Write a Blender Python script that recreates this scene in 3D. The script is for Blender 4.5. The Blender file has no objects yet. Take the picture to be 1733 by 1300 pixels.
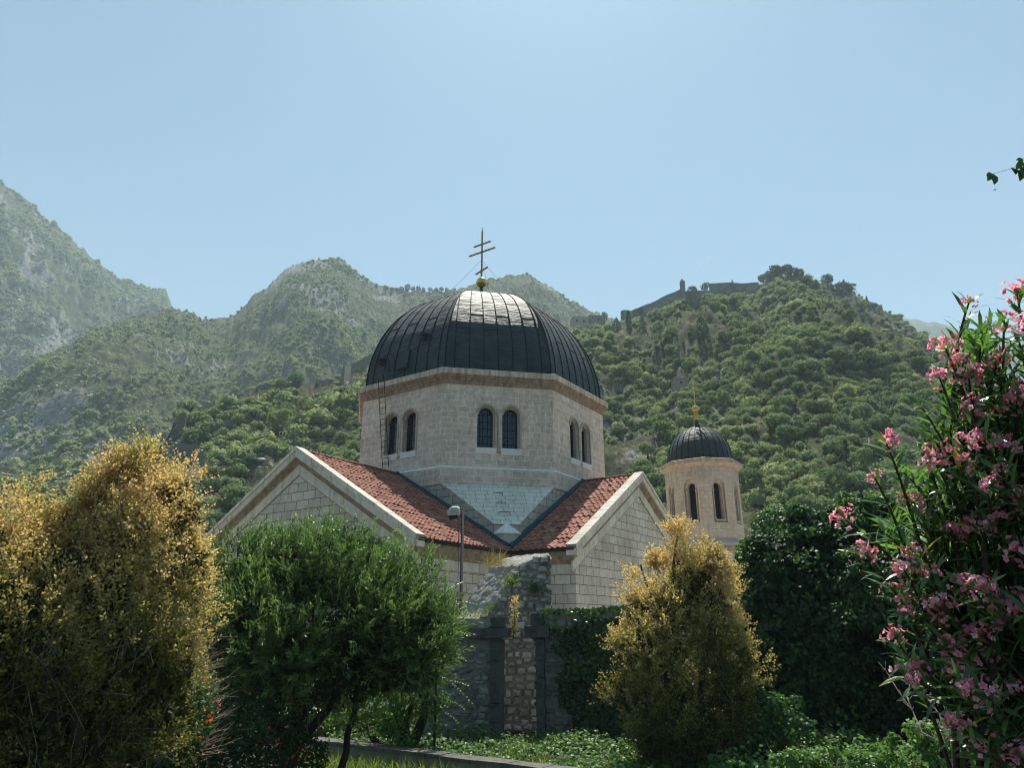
import bpy, math, random
import numpy as np
from mathutils import Vector, Matrix
from mathutils.geometry import tessellate_polygon
R = math.radians
rng = np.random.default_rng(7); random.seed(7)
scn = bpy.context.scene
COL = scn.collection

# ------------------------------------------------------------------ camera, sky, sun
EYE = 2.6
CAM = np.array([0.0, -42.906, EYE])
PITCH, YAW, FPX = 0.3323, 0.0478, 1200.07
cam_d = bpy.data.cameras.new('camera'); cam = bpy.data.objects.new('camera', cam_d); COL.objects.link(cam)
cam.location = CAM; cam.rotation_euler = (math.pi/2 + PITCH, 0, -YAW)
cam_d.sensor_width = 36; cam_d.lens = 36*FPX/1733; cam_d.clip_start = .1; cam_d.clip_end = 20000
scn.camera = cam
SUN_EL, SUN_AZ = R(66), R(9)
world = bpy.data.worlds.new('World'); scn.world = world; world.use_nodes = True
wn = world.node_tree; bg = wn.nodes['Background']
sky = wn.nodes.new('ShaderNodeTexSky'); sky.sky_type = 'NISHITA'; sky.sun_disc = False
sky.sun_elevation = SUN_EL; sky.sun_rotation = SUN_AZ
sky.air_density = 1.0; sky.dust_density = .8; sky.ozone_density = 2.0; sky.altitude = 20
tm_ = wn.nodes.new('ShaderNodeMix'); tm_.data_type = 'RGBA'; tm_.blend_type = 'MULTIPLY'; tm_.inputs[0].default_value = 1; tm_.inputs[7].default_value = (.66, .935, .90, 1)
wn.links.new(sky.outputs[0], tm_.inputs[6]); wn.links.new(tm_.outputs[2], bg.inputs[0]); bg.inputs[1].default_value = .066
sd = bpy.data.lights.new('sun', 'SUN'); sun = bpy.data.objects.new('sun', sd); COL.objects.link(sun)
sd.energy = 4.7; sd.angle = R(.53); sd.color = (1, .94, .84)
sdir = Vector((math.sin(SUN_AZ)*math.cos(SUN_EL), math.cos(SUN_AZ)*math.cos(SUN_EL), math.sin(SUN_EL)))
sun.rotation_euler = sdir.to_track_quat('Z', 'Y').to_euler()
scn.view_settings.view_transform = 'Standard'; scn.view_settings.look = 'None'
scn.view_settings.exposure = .97; scn.view_settings.gamma = 1
scn.cycles.filter_width = 1.05; scn.cycles.max_bounces = 8; scn.cycles.volume_bounces = 1; scn.cycles.transparent_max_bounces = 8
HAZE_DENSITY = .00028

cp, sp = math.cos(PITCH), math.sin(PITCH); cy, sy = math.cos(YAW), math.sin(YAW)
FWD = np.array([sy*cp, cy*cp, sp]); RGT = np.array([cy, -sy, 0.]); UPV = np.cross(RGT, FWD)
def ray(px, py):
    return FWD + RGT*(px-866.5)/FPX + UPV*(650-py)/FPX
def azel(px, py):
    d = ray(px, py); return math.atan2(d[0], d[1]), d[2]/math.hypot(d[0], d[1])
def at(px, py, r):
    """world point seen at photo pixel, at horizontal distance r from the camera"""
    d = ray(px, py); return CAM + d*r/math.hypot(d[0], d[1])

# ------------------------------------------------------------------ noise
def h2(ix, iy, s):
    h = (ix.astype(np.int64)*374761393 + iy.astype(np.int64)*668265263 + s*974634777) & 0xffffffff
    h = ((h ^ (h >> 13))*1274126177) & 0xffffffff
    return ((h ^ (h >> 16)) & 0xffffff)/float(0xffffff)
def vn(x, y, s=0):
    x = np.asarray(x, float); y = np.asarray(y, float)
    ix, iy = np.floor(x), np.floor(y); fx, fy = x-ix, y-iy
    fx = fx*fx*fx*(fx*(fx*6-15)+10); fy = fy*fy*fy*(fy*(fy*6-15)+10)
    a, b, c, d = h2(ix, iy, s), h2(ix+1, iy, s), h2(ix, iy+1, s), h2(ix+1, iy+1, s)
    return (a*(1-fx)+b*fx)*(1-fy)+(c*(1-fx)+d*fx)*fy
def fbm(x, y, s=0, o=5, g=.5):
    t = 0; a = 1; n = 0
    for i in range(o):
        t = t + a*(vn(x, y, s+i*17)*2-1); n += a; a *= g
        x, y = x*2.03+y*.31, y*2.03-x*.31
    return t/n
def ridged(x, y, s=0, o=4):
    t = 0; a = 1; n = 0
    for i in range(o):
        t = t + a*(1-np.abs(vn(x, y, s+i*13)*2-1)); n += a; a *= .5
        x, y = x*2.1, y*2.1
    return t/n

# ------------------------------------------------------------------ objects and tags
def tag(o, label, cat, group=None):
    o['label'] = label; o['category'] = cat
    if group: o['group'] = group
    return o
def struct(o, kind='structure', label=None):
    o['kind'] = kind
    if label: o['label'] = label
    return o
def empty(name, loc=(0, 0, 0), rz=0):
    o = bpy.data.objects.new(name, None); COL.objects.link(o); o.location = loc; o.rotation_euler = (0, 0, rz)
    o.empty_display_size = .3
    return o
def link(name, me, parent=None, mat=None, loc=None):
    o = bpy.data.objects.new(name, me); COL.objects.link(o)
    if parent: o.parent = parent
    if loc is not None: o.location = loc
    if mat and not me.materials: me.materials.append(mat)
    return o
class MB:
    def __init__(s): s.v = []; s.f = []; s.uv = []; s.sm = []
    def face(s, pts, uv=None, sm=False):
        n = len(s.v); s.v += [tuple(p) for p in pts]; s.f.append(tuple(range(n, n+len(pts))))
        s.uv.append(uv if uv else [(0, 0)]*len(pts)); s.sm.append(sm)
    def poly(s, verts, faces, sm=False):
        n = len(s.v); s.v += [tuple(p) for p in verts]
        for f in faces:
            s.f.append(tuple(i+n for i in f)); s.uv.append([(0, 0)]*len(f)); s.sm.append(sm)
    def box(s, c, d, rot=None, jit=0, uvm=False):
        x, y, z = d[0]/2, d[1]/2, d[2]/2
        vs = [Vector((a*x, b*y, e*z)) for a in (-1, 1) for b in (-1, 1) for e in (-1, 1)]
        if jit: vs = [v+Vector([random.uniform(-jit, jit) for _ in range(3)]) for v in vs]
        if rot: vs = [rot @ v for v in vs]
        c = Vector(c)
        s.poly([v+c for v in vs], [(0, 1, 3, 2), (4, 6, 7, 5), (0, 4, 5, 1), (2, 3, 7, 6), (0, 2, 6, 4), (1, 5, 7, 3)])
    def bar(s, a, b, w, h=None, up=(0, 0, 1)):
        a, b = Vector(a), Vector(b); h = h or w; d = (b-a).normalized(); upv = Vector(up)
        if abs(d.dot(upv)) > .99: upv = Vector((0, 1, 0))
        r = d.cross(upv).normalized()*w/2; u = r.cross(d).normalized()*h/2
        vs = [p+i*r+j*u for p in (a, b) for i, j in ((-1, -1), (1, -1), (1, 1), (-1, 1))]
        s.poly(vs, [(3, 2, 1, 0), (4, 5, 6, 7), (0, 1, 5, 4), (1, 2, 6, 5), (2, 3, 7, 6), (3, 0, 4, 7)])
    def tube(s, path, rad, n=8, cap=True):
        path = [Vector(p) for p in path]; m = len(path)
        if not hasattr(rad, '__len__'): rad = [rad]*m
        vs = []; ref = Vector((.31, .17, .93))
        for i, p in enumerate(path):
            d = (path[min(i+1, m-1)]-path[max(i-1, 0)])
            d = d.normalized() if d.length > 1e-9 else Vector((0, 0, 1))
            if abs(d.dot(ref)) > .97: ref = Vector((1, .1, .05))
            a = d.cross(ref).normalized(); b = d.cross(a)
            for k in range(n):
                t = 2*math.pi*k/n; vs.append(p+(a*math.cos(t)+b*math.sin(t))*rad[i])
        fs = [(i*n+k, i*n+(k+1) % n, (i+1)*n+(k+1) % n, (i+1)*n+k) for i in range(m-1) for k in range(n)]
        if cap: fs += [tuple(range(n-1, -1, -1)), tuple(range((m-1)*n, m*n))]
        s.poly(vs, fs, True)
    def lathe(s, prof, n=24, c=(0, 0, 0), phase=0, sm=True):
        vs = []; m = len(prof)
        for r, z in prof:
            for k in range(n):
                t = phase+2*math.pi*k/n; vs.append((c[0]+r*math.cos(t), c[1]+r*math.sin(t), c[2]+z))
        fs = [(i*n+k, i*n+(k+1) % n, (i+1)*n+(k+1) % n, (i+1)*n+k) for i in range(m-1) for k in range(n)]
        s.poly(vs, fs, sm)
    def mesh(s, name):
        me = bpy.data.meshes.new(name); me.from_pydata(s.v, [], s.f)
        uvl = me.uv_layers.new(name='UVMap'); flat = [c for u in s.uv for p in u for c in p]
        uvl.data.foreach_set('uv', flat); me.polygons.foreach_set('use_smooth', s.sm); me.update()
        return me
    def build(s, name, mat, parent=None, loc=None):
        return link(name, s.mesh(name), parent, mat, loc)
def np_mesh(name, V, F, mat, parent=None, tint=None, smooth=False, loc=None):
    me = bpy.data.meshes.new(name); V = np.ascontiguousarray(V, np.float32); F = np.ascontiguousarray(F, np.int32)
    k = F.shape[1]; me.vertices.add(len(V)); me.vertices.foreach_set('co', V.ravel())
    me.loops.add(F.size); me.loops.foreach_set('vertex_index', F.ravel())
    me.polygons.add(len(F)); me.polygons.foreach_set('loop_start', np.arange(0, F.size, k, dtype=np.int32))
    me.polygons.foreach_set('loop_total', np.full(len(F), k, np.int32))
    me.polygons.foreach_set('use_smooth', np.full(len(F), smooth, bool))
    if tint is not None:
        a = me.attributes.new('tint', 'FLOAT', 'POINT'); a.data.foreach_set('value', np.ascontiguousarray(tint, np.float32))
    me.update(calc_edges=True)
    return link(name, me, parent, mat, loc)

# ------------------------------------------------------------------ materials
class NT:
    def __init__(s, name):
        s.m = bpy.data.materials.new(name); s.m.use_nodes = True; s.t = s.m.node_tree; s.t.nodes.clear()
        s.out = s.n('OutputMaterial')
    def n(s, typ, **kw):
        nd = s.t.nodes.new('ShaderNode'+typ)
        for k, v in kw.items():
            if k.startswith('_'): setattr(nd, k[1:], v)
            else: nd.inputs[k.replace('_', ' ')].default_value = v
        return nd
    def l(s, a, b): s.t.links.new(a, b)
    def mix(s, fac, a, b, mode='MIX'):
        nd = s.t.nodes.new('ShaderNodeMix'); nd.data_type = 'RGBA'; nd.blend_type = mode
        for sock, v in ((nd.inputs[0], fac), (nd.inputs[6], a), (nd.inputs[7], b)):
            if isinstance(v, (int, float)): sock.default_value = v
            elif isinstance(v, (tuple, list)): sock.default_value = (*v[:3], 1)
            else: s.l(v, sock)
        return nd.outputs[2]
    def math(s, op, a, b=0, c=0):
        nd = s.t.nodes.new('ShaderNodeMath'); nd.operation = op
        for i, v in enumerate((a, b, c)):
            if isinstance(v, (int, float)): nd.inputs[i].default_value = v
            else: s.l(v, nd.inputs[i])
        return nd.outputs[0]
    def noise(s, co, scale, detail=5, rough=.55, dist=0):
        nd = s.n('TexNoise', Scale=scale, Detail=detail, Roughness=rough, Distortion=dist)
        if co is not None: s.l(co, nd.inputs['Vector'])
        return nd.outputs['Fac']
    def ramp(s, fac, stops):
        nd = s.t.nodes.new('ShaderNodeValToRGB'); cr = nd.color_ramp
        while len(cr.elements) < len(stops): cr.elements.new(.5)
        for e, (p, c) in zip(cr.elements, stops):
            e.position = p; e.color = (*c, 1) if isinstance(c, tuple) else (c, c, c, 1)
        s.l(fac, nd.inputs[0]); return nd.outputs[0]
    def bsdf(s, col, rough=.8, bump=None, strength=.5, dist=.02, metal=0, spec=.5):
        b = s.n('BsdfPrincipled', Roughness=rough if isinstance(rough, (int, float)) else .5, Metallic=metal)
        if not isinstance(rough, (int, float)): s.l(rough, b.inputs['Roughness'])
        b.inputs['Specular IOR Level'].default_value = spec
        if isinstance(col, tuple): b.inputs['Base Color'].default_value = (*col, 1)
        else: s.l(col, b.inputs['Base Color'])
        if bump is not None:
            bp = s.n('Bump', Strength=strength, Distance=dist); s.l(bump, bp.inputs['Height']); s.l(bp.outputs[0], b.inputs['Normal'])
        s.l(b.outputs[0], s.out.inputs[0]); return b
    def obj(s): return s.n('TexCoord').outputs['Object']

def m_ashlar(name, c1, c2, mortar, bw, bh, ms=.012, var=.5, stain=.4, bump=.4, uvscale=1):
    t = NT(name); uv = t.n('TexCoord').outputs['UV']
    wob = t.n('TexNoise', Scale=1.3, Detail=2); t.l(uv, wob.inputs['Vector'])
    sub = t.n('VectorMath', _operation='MULTIPLY_ADD'); t.l(wob.outputs['Color'], sub.inputs[0])
    sub.inputs[1].default_value = (.03, .03, 0); t.l(uv, sub.inputs[2])
    br = t.n('TexBrick', Scale=uvscale, Mortar_Size=ms, Mortar_Smooth=.25, Brick_Width=bw, Row_Height=bh, Bias=0.)
    br.offset_frequency = 2; br.squash = .8; br.squash_frequency = 3
    br.inputs['Color1'].default_value = (*c1, 1); br.inputs['Color2'].default_value = (*c2, 1); br.inputs['Mortar'].default_value = (*mortar, 1)
    t.l(sub.outputs[0], br.inputs['Vector'])
    o = t.obj()
    n1 = t.noise(o, .45, 6, .6); n2 = t.noise(o, 5, 6, .7); n3 = t.noise(o, 28, 3, .6)
    c = t.mix(var, br.outputs['Color'], t.ramp(n2, [(.3, .55), (.55, 1.), (.8, 1.12)]), 'MULTIPLY')
    c = t.mix(stain, c, t.ramp(n1, [(.3, (.55, .52, .48)), (.55, (1, .98, .95)), (.8, (1.08, 1.06, 1.04))]), 'MULTIPLY')
    c = t.mix(.35, c, t.ramp(n3, [(.3, .7), (.6, 1.05)]), 'MULTIPLY')
    mp = t.n('Mapping'); t.l(uv, mp.inputs[0]); mp.inputs['Scale'].default_value = (2.4, .22, 1)
    c = t.mix(.28, c, t.ramp(t.noise(mp.outputs[0], 1.5, 6, .65), [(.36, (.48, .44, .38)), (.52, 1.)]), 'MULTIPLY')
    n4 = t.noise(o, 1.7, 5, .7); c = t.mix(t.ramp(n4, [(.62, 0.), (.72, .18)]), c, (.20, .19, .16))
    h = t.math('MULTIPLY_ADD', n2, .35, t.math('MULTIPLY', br.outputs['Fac'], -1))
    h = t.math('MULTIPLY_ADD', n3, .2, h)
    t.bsdf(c, .88, h, bump, .02, spec=.25); return t.m
def m_plain(name, c, rough=.85, var=.5, scale=3, bump=.3, streak=0, dist=.02, metal=0, spec=.3):
    t = NT(name); o = t.obj(); n1 = t.noise(o, scale, 6, .6); n2 = t.noise(o, scale*9, 4, .65)
    col = t.mix(var, c, t.ramp(n1, [(.28, .5), (.5, .95), (.8, 1.2)]), 'MULTIPLY')
    col = t.mix(var*.6, col, t.ramp(n2, [(.3, .65), (.7, 1.1)]), 'MULTIPLY')
    if streak:
        mp = t.n('Mapping'); t.l(o, mp.inputs[0]); mp.inputs['Scale'].default_value = (3, 3, .25)
        col = t.mix(streak, col, t.ramp(t.noise(mp.outputs[0], 1.6, 5, .6), [(.38, (.3, .25, .2)), (.58, 1.)]), 'MULTIPLY')
    t.bsdf(col, rough, t.math('MULTIPLY_ADD', n2, .5, n1), bump, dist, metal=metal, spec=spec); return t.m
def m_leaf(name, stops, trans=.35, rough=.45, spec=.5, tgain=1.6, tcol=(1., 1.1, .5)):
    t = NT(name); a = t.n('Attribute', _attribute_name='tint')
    col = t.ramp(a.outputs['Fac'], stops)
    b = t.n('BsdfPrincipled', Roughness=rough); b.inputs['Specular IOR Level'].default_value = spec; t.l(col, b.inputs['Base Color'])
    tr = t.n('BsdfTranslucent'); t.l(t.mix(1, col, tuple(tgain*x for x in tcol), 'MULTIPLY'), tr.inputs[0])
    mx = t.n('MixShader', Fac=trans); t.l(b.outputs[0], mx.inputs[1]); t.l(tr.outputs[0], mx.inputs[2]); t.l(mx.outputs[0], t.out.inputs[0])
    return t.m

M = {}
M['drum'] = m_ashlar('pale drum ashlar', (.75, .65, .54), (.60, .52, .43), (.84, .77, .67), .58, .31, .018, .7, .5, .45)
M['wall'] = m_ashlar('grey wall ashlar', (.55, .53, .46), (.43, .41, .36), (.13, .12, .10), .78, .40, .016, .5, .5, .55)
M['tower'] = m_ashlar('pink tower ashlar', (.64, .53, .43), (.52, .435, .36), (.40, .33, .27), .5, .30, .010, .5, .4, .35)
M['plain'] = m_plain('smooth limestone', (.56, .54, .47), streak=.35)
M['coping'] = m_plain('white limestone coping', (.76, .75, .70), var=.35, scale=2)
M['cream'] = m_plain('cream fascia stone', (.64, .56, .44), var=.5, streak=.55)
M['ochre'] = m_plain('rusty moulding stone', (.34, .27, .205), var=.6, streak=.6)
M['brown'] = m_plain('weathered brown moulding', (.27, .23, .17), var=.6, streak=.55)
M['pinktrim'] = m_plain('pink trim stone', (.52, .40, .32), var=.5, streak=.4)
M['pale'] = m_ashlar('pale slab stone', (.76, .76, .64), (.66, .67, .56), (.16, .17, .15), .62, .33, .010, .35, .25, .3)
M['copj'] = m_ashlar('jointed coping stone', (.66, .63, .56), (.60, .57, .50), (.25, .23, .20), 1.15, 7., .022, .6, .6, .3)
M['gold'] = m_plain('gilded metal', (.75, .48, .12), rough=.32, var=.35, scale=4, bump=.1, metal=1)
M['iron'] = m_plain('black iron', (.014, .016, .018), rough=.8, var=.3, bump=.1)
M['bronze'] = m_plain('tarnished gilt', (.42, .26, .09), rough=.5, var=.5, scale=5, bump=.1, metal=.6)
M['flash'] = m_plain('dark lead flashing', (.045, .085, .105), rough=.5, var=.4)
M['greytrim'] = m_plain('grey archivolt stone', (.42, .39, .34), var=.5)
M['dark'] = m_plain('dark belfry interior', (.006, .007, .008), rough=.9, var=.1)
def m_lead():
    t = NT('dark seamed roof metal'); o = t.obj()
    mp = t.n('Mapping'); t.l(o, mp.inputs[0]); mp.inputs['Scale'].default_value = (.9, .9, 5.5)
    n1 = t.noise(mp.outputs[0], 1.1, 5, .6, .3); n2 = t.noise(o, 1.5, 5, .6); n3 = t.noise(o, 18, 4, .6)
    c = t.ramp(n2, [(.3, (.015, .028, .030)), (.55, (.027, .046, .047)), (.8, (.050, .072, .070))])
    c = t.mix(.5, c, t.ramp(n3, [(.3, .7), (.7, 1.25)]), 'MULTIPLY')
    r = t.ramp(n1, [(.3, .50), (.7, .68)])
    b = t.bsdf(c, r, t.math('MULTIPLY_ADD', n2, .8, n1), .6, .16, metal=.1, spec=.36); return t.m
M['lead'] = m_lead()
def m_tile():
    t = NT('terracotta tile'); a = t.n('Attribute', _attribute_name='tint'); o = t.obj()
    c = t.ramp(a.outputs['Fac'], [(0, (.20, .075, .048)), (.4, (.30, .115, .075)), (.75, (.36, .155, .10)), (1, (.42, .24, .17))])
    c = t.mix(.5, c, t.ramp(t.noise(o, 1.2, 6, .65), [(.3, .6), (.6, 1.05)]), 'MULTIPLY')
    c = t.mix(.5, c, t.ramp(t.noise(o, 22, 4, .6), [(.3, .7), (.7, 1.1)]), 'MULTIPLY')
    t.bsdf(c, .8, t.noise(o, 40, 3), .2, .01, spec=.3); return t.m
M['tile'] = m_tile()
def m_glass():
    t = NT('dark window glass'); t.bsdf((.012, .016, .024), .18, t.noise(t.obj(), 3, 3), .15, .02, spec=.6); return t.m
M['glass'] = m_glass()
def m_rubble(name='rubble stone', k=1.):
    t = NT(name); o = t.obj(); a = t.n('Attribute', _attribute_name='tint')
    c = t.ramp(a.outputs['Fac'], [(0, (.13*k, .125*k, .115*k)), (.5, (.24*k, .225*k, .20*k)), (1, (.36*k, .34*k, .30*k))])
    n = t.noise(o, 3.2, 7, .7); n2 = t.noise(o, 20, 5, .7)
    c = t.mix(.7, c, t.ramp(n, [(.3, .4), (.6, 1.1)]), 'MULTIPLY')
    c = t.mix(.55, c, t.ramp(n2, [(.3, .5), (.7, 1.2)]), 'MULTIPLY')
    c = t.mix(t.ramp(t.noise(o, 1.7, 5, .7), [(.55, 0.), (.68, .55)]), c, (.05, .065, .025))
    t.bsdf(c, .95, t.math('MULTIPLY_ADD', n2, .5, n), .8, .05, spec=.2); return t.m
M['rubble'] = m_rubble(k=1.25)
M['mortar'] = m_plain('old grey mortar', (.33, .32, .285), var=1., scale=3.2, bump=.9, dist=.05)
M['bark'] = m_plain('brown bark', (.075, .055, .04), var=.7, scale=8, bump=.8)
M['darkbark'] = m_plain('dark bark', (.035, .028, .022), var=.6, scale=8, bump=.8)
M['twig'] = m_plain('pale dry twig', (.34, .27, .21), var=.5, scale=9)
M['soil'] = m_plain('dark soil', (.05, .045, .028), var=.7, scale=3, bump=.8, dist=.05)
M['cloth'] = m_plain('grey wrapped plastic', (.42, .43, .42), rough=.4, var=.5, scale=14, bump=.9)

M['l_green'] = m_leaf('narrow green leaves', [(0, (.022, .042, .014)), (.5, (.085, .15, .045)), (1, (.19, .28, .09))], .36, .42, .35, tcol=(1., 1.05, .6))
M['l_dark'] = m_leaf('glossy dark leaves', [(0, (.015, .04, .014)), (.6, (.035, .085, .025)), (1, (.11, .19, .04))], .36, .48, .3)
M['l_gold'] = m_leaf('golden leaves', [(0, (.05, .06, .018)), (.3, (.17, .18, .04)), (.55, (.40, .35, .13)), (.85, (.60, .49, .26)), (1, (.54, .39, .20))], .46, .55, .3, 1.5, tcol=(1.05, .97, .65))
M['l_olea'] = m_leaf('oleander leaves', [(0, (.035, .08, .03)), (.6, (.085, .17, .055)), (.93, (.20, .33, .10)), (1, (.42, .34, .05))], .44, .30)
M['petal'] = m_leaf('pink petals', [(0, (.80, .22, .34)), (.5, (.94, .46, .56)), (1, (.96, .70, .75))], .52, .6, .2, 1.0, (1, .95, .95))
M['l_ivy'] = m_leaf('ivy leaves', [(0, (.012, .035, .010)), (.6, (.03, .075, .02)), (1, (.08, .15, .03))], .25, .3)
M['l_cover'] = m_leaf('ground cover leaves', [(0, (.04, .08, .02)), (.5, (.08, .16, .04)), (1, (.16, .26, .08))], .35, .45, .3)
M['l_grass'] = m_leaf('grass blades', [(0, (.06, .11, .02)), (.6, (.13, .22, .04)), (1, (.32, .30, .12))], .4, .5)
M['l_lant'] = m_leaf('lantana flowers', [(0, (.70, .06, .03)), (.5, (.80, .18, .04)), (1, (.85, .42, .08))], .3, .6, .2, 1., (1, 1, 1))
M['l_dry'] = m_leaf('dry weed', [(0, (.20, .16, .07)), (1, (.38, .30, .14))], .3, .7, .2)
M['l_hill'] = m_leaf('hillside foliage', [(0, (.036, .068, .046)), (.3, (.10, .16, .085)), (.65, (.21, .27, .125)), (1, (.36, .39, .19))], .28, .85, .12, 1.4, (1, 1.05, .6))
def m_terrain(name, rock, veg, grass, rk, s=1.):
    t = NT(name); o = t.obj(); a = t.n('Attribute', _attribute_name='tint')
    n1 = t.noise(o, .012*s, 8, .62, .4); n2 = t.noise(o, .07*s, 8, .68, .3); n3 = t.noise(o, .35*s, 8, .78); n5 = t.noise(o, .9*s, 6, .8)
    nz = t.n('SeparateXYZ'); t.l(t.n('NewGeometry').outputs['Normal'], nz.inputs[0])
    vegc = t.mix(t.ramp(n2, [(.35, 0.), (.65, 1.)]), veg, grass)
    vegc = t.mix(.8, vegc, t.ramp(n3, [(.36, .3), (.5, .9), (.66, 1.7)]), 'MULTIPLY'); vegc = t.mix(.6, vegc, t.ramp(n5, [(.38, .3), (.6, 1.4)]), 'MULTIPLY')
    rc = t.mix(.9, rock, t.ramp(n3, [(.36, .35), (.5, .9), (.62, 1.4)]), 'MULTIPLY'); rc = t.mix(.6, rc, t.ramp(n5, [(.38, .4), (.6, 1.3)]), 'MULTIPLY')
    f = t.math('ADD', t.math('MULTIPLY', n2, .9), t.math('MULTIPLY', n1, .5))
    f = t.math('ADD', f, t.math('MULTIPLY', t.math('SUBTRACT', .75, nz.outputs[2]), .55))
    f = t.math('ADD', f, t.math('MULTIPLY', n3, .35))
    f = t.math('ADD', f, t.math('MULTIPLY', a.outputs['Fac'], .5))
    f = t.ramp(t.math('SUBTRACT', f, rk), [(.44, 0.), (.56, 1.)])
    t.bsdf(t.mix(f, vegc, rc), .95, t.math('MULTIPLY_ADD', n3, .35, n2), .9, 5., spec=.1); return t.m
M['boulder'] = m_plain('pale limestone boulder', (.44, .44, .41), var=.6, scale=.8, bump=.5)
M['t_near'] = m_terrain('fortress hill ground', (.28, .27, .245), (.06, .085, .038), (.15, .15, .075), .60)
M['t_mid'] = m_terrain('middle hill ground', (.27, .27, .24), (.045, .07, .028), (.13, .15, .06), .60, .8)
M['t_far'] = m_terrain('mountain ground', (.25, .25, .235), (.045, .07, .03), (.11, .14, .055), .68, .6)

# ------------------------------------------------------------------ sweeps for architecture
def ring(mb, prof, n=8, phase=math.pi/8, flat=True, closed=True):
    """n-gon moulding from (apothem, z) profile points"""
    k = 1/math.cos(math.pi/n) if flat else 1
    N = len(prof)
    P = [[(r*k*math.cos(phase+2*math.pi*i/n), r*k*math.sin(phase+2*math.pi*i/n), z) for i in range(n)] for r, z in prof]
    for j in range(N if closed else N-1):
        a, b = P[j], P[(j+1) % N]
        for i in range(n):
            i2 = (i+1) % n
            w = 2*prof[j][0]*math.tan(math.pi/n); u0 = i*w
            v0, v1 = prof[j][1]+prof[j][0]*.3, prof[(j+1) % N][1]+prof[(j+1) % N][0]*.3
            mb.face([a[i], a[i2], b[i2], b[i]], [(u0, v0), (u0+w, v0), (u0+w, v1), (u0, v1)])
def arch(cx, z0, zs, r, n=14):
    """loop of an arched opening: bottom z0, springing zs, radius r (counter-clockwise from bottom left)"""
    pts = [(cx-r, z0), (cx+r, z0)]
    pts += [(cx+r*math.cos(t), zs+r*math.sin(t)) for t in [math.pi*i/n for i in range(n+1)]]
    return pts
def wall_holes(mb, outer, holes, fr, depth=0, u0=0):
    """flat wall with holes; fr(u, z, d) -> 3d point, d inward depth"""
    loops = [outer]+holes; allp = [p for l in loops for p in l]
    tris = tessellate_polygon([[Vector((p[0], p[1], 0)) for p in l] for l in loops])
    for t in tris:
        q = [allp[i] for i in t]
        ar = (q[1][0]-q[0][0])*(q[2][1]-q[0][1])-(q[2][0]-q[0][0])*(q[1][1]-q[0][1])
        if ar < 0: q = q[::-1]
        mb.face([fr(x, z, 0) for x, z in q], [(x+u0, z) for x, z in q])
    for h in holes:
        for i in range(len(h)):
            a, b = h[i], h[(i+1) % len(h)]
            if depth and math.hypot(a[0]-b[0], a[1]-b[1]) > 1e-6:
                mb.face([fr(*a, 0), fr(*b, 0), fr(*b, depth), fr(*a, depth)], [(0, a[1]), (.1, b[1]), (.1+depth, b[1]), (depth, a[1])])
def path_ring(mb, inner, outer, fr, d0, d1):
    """band between two equal-length open loops, extruded from depth d0 to d1"""
    n = len(inner)
    for i in range(n-1):
        a, b, c, e = inner[i], inner[i+1], outer[i+1], outer[i]
        mb.face([fr(*a, d0), fr(*b, d0), fr(*c, d0), fr(*e, d0)])
        mb.face([fr(*c, d0), fr(*c, d1), fr(*e, d1), fr(*e, d0)])
        mb.face([fr(*a, d0), fr(*a, d1), fr(*b, d1), fr(*b, d0)])
def face_frame(ang, A):
    n = Vector((math.cos(ang), math.sin(ang), 0)); t = Vector((-n.y, n.x, 0))
    return lambda u, z, d: n*(A-d)+t*u+Vector((0, 0, z))

# ------------------------------------------------------------------ the church
THETA = -R(36.79)
church = empty('church', (0, 0, 0), THETA)
tag(church, 'pale stone church with large black octagonal dome and red tiled cross roofs', 'church')
A8 = 7.114; ZC, ZU, ZB = 15.61, 14.98, 10.35
ZR, ZE, WR, L1, L2 = 10.22, 5.84, 7.41, 13.86, 10.80
SL = (ZR-ZE)/WR; WW = 6.95
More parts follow.
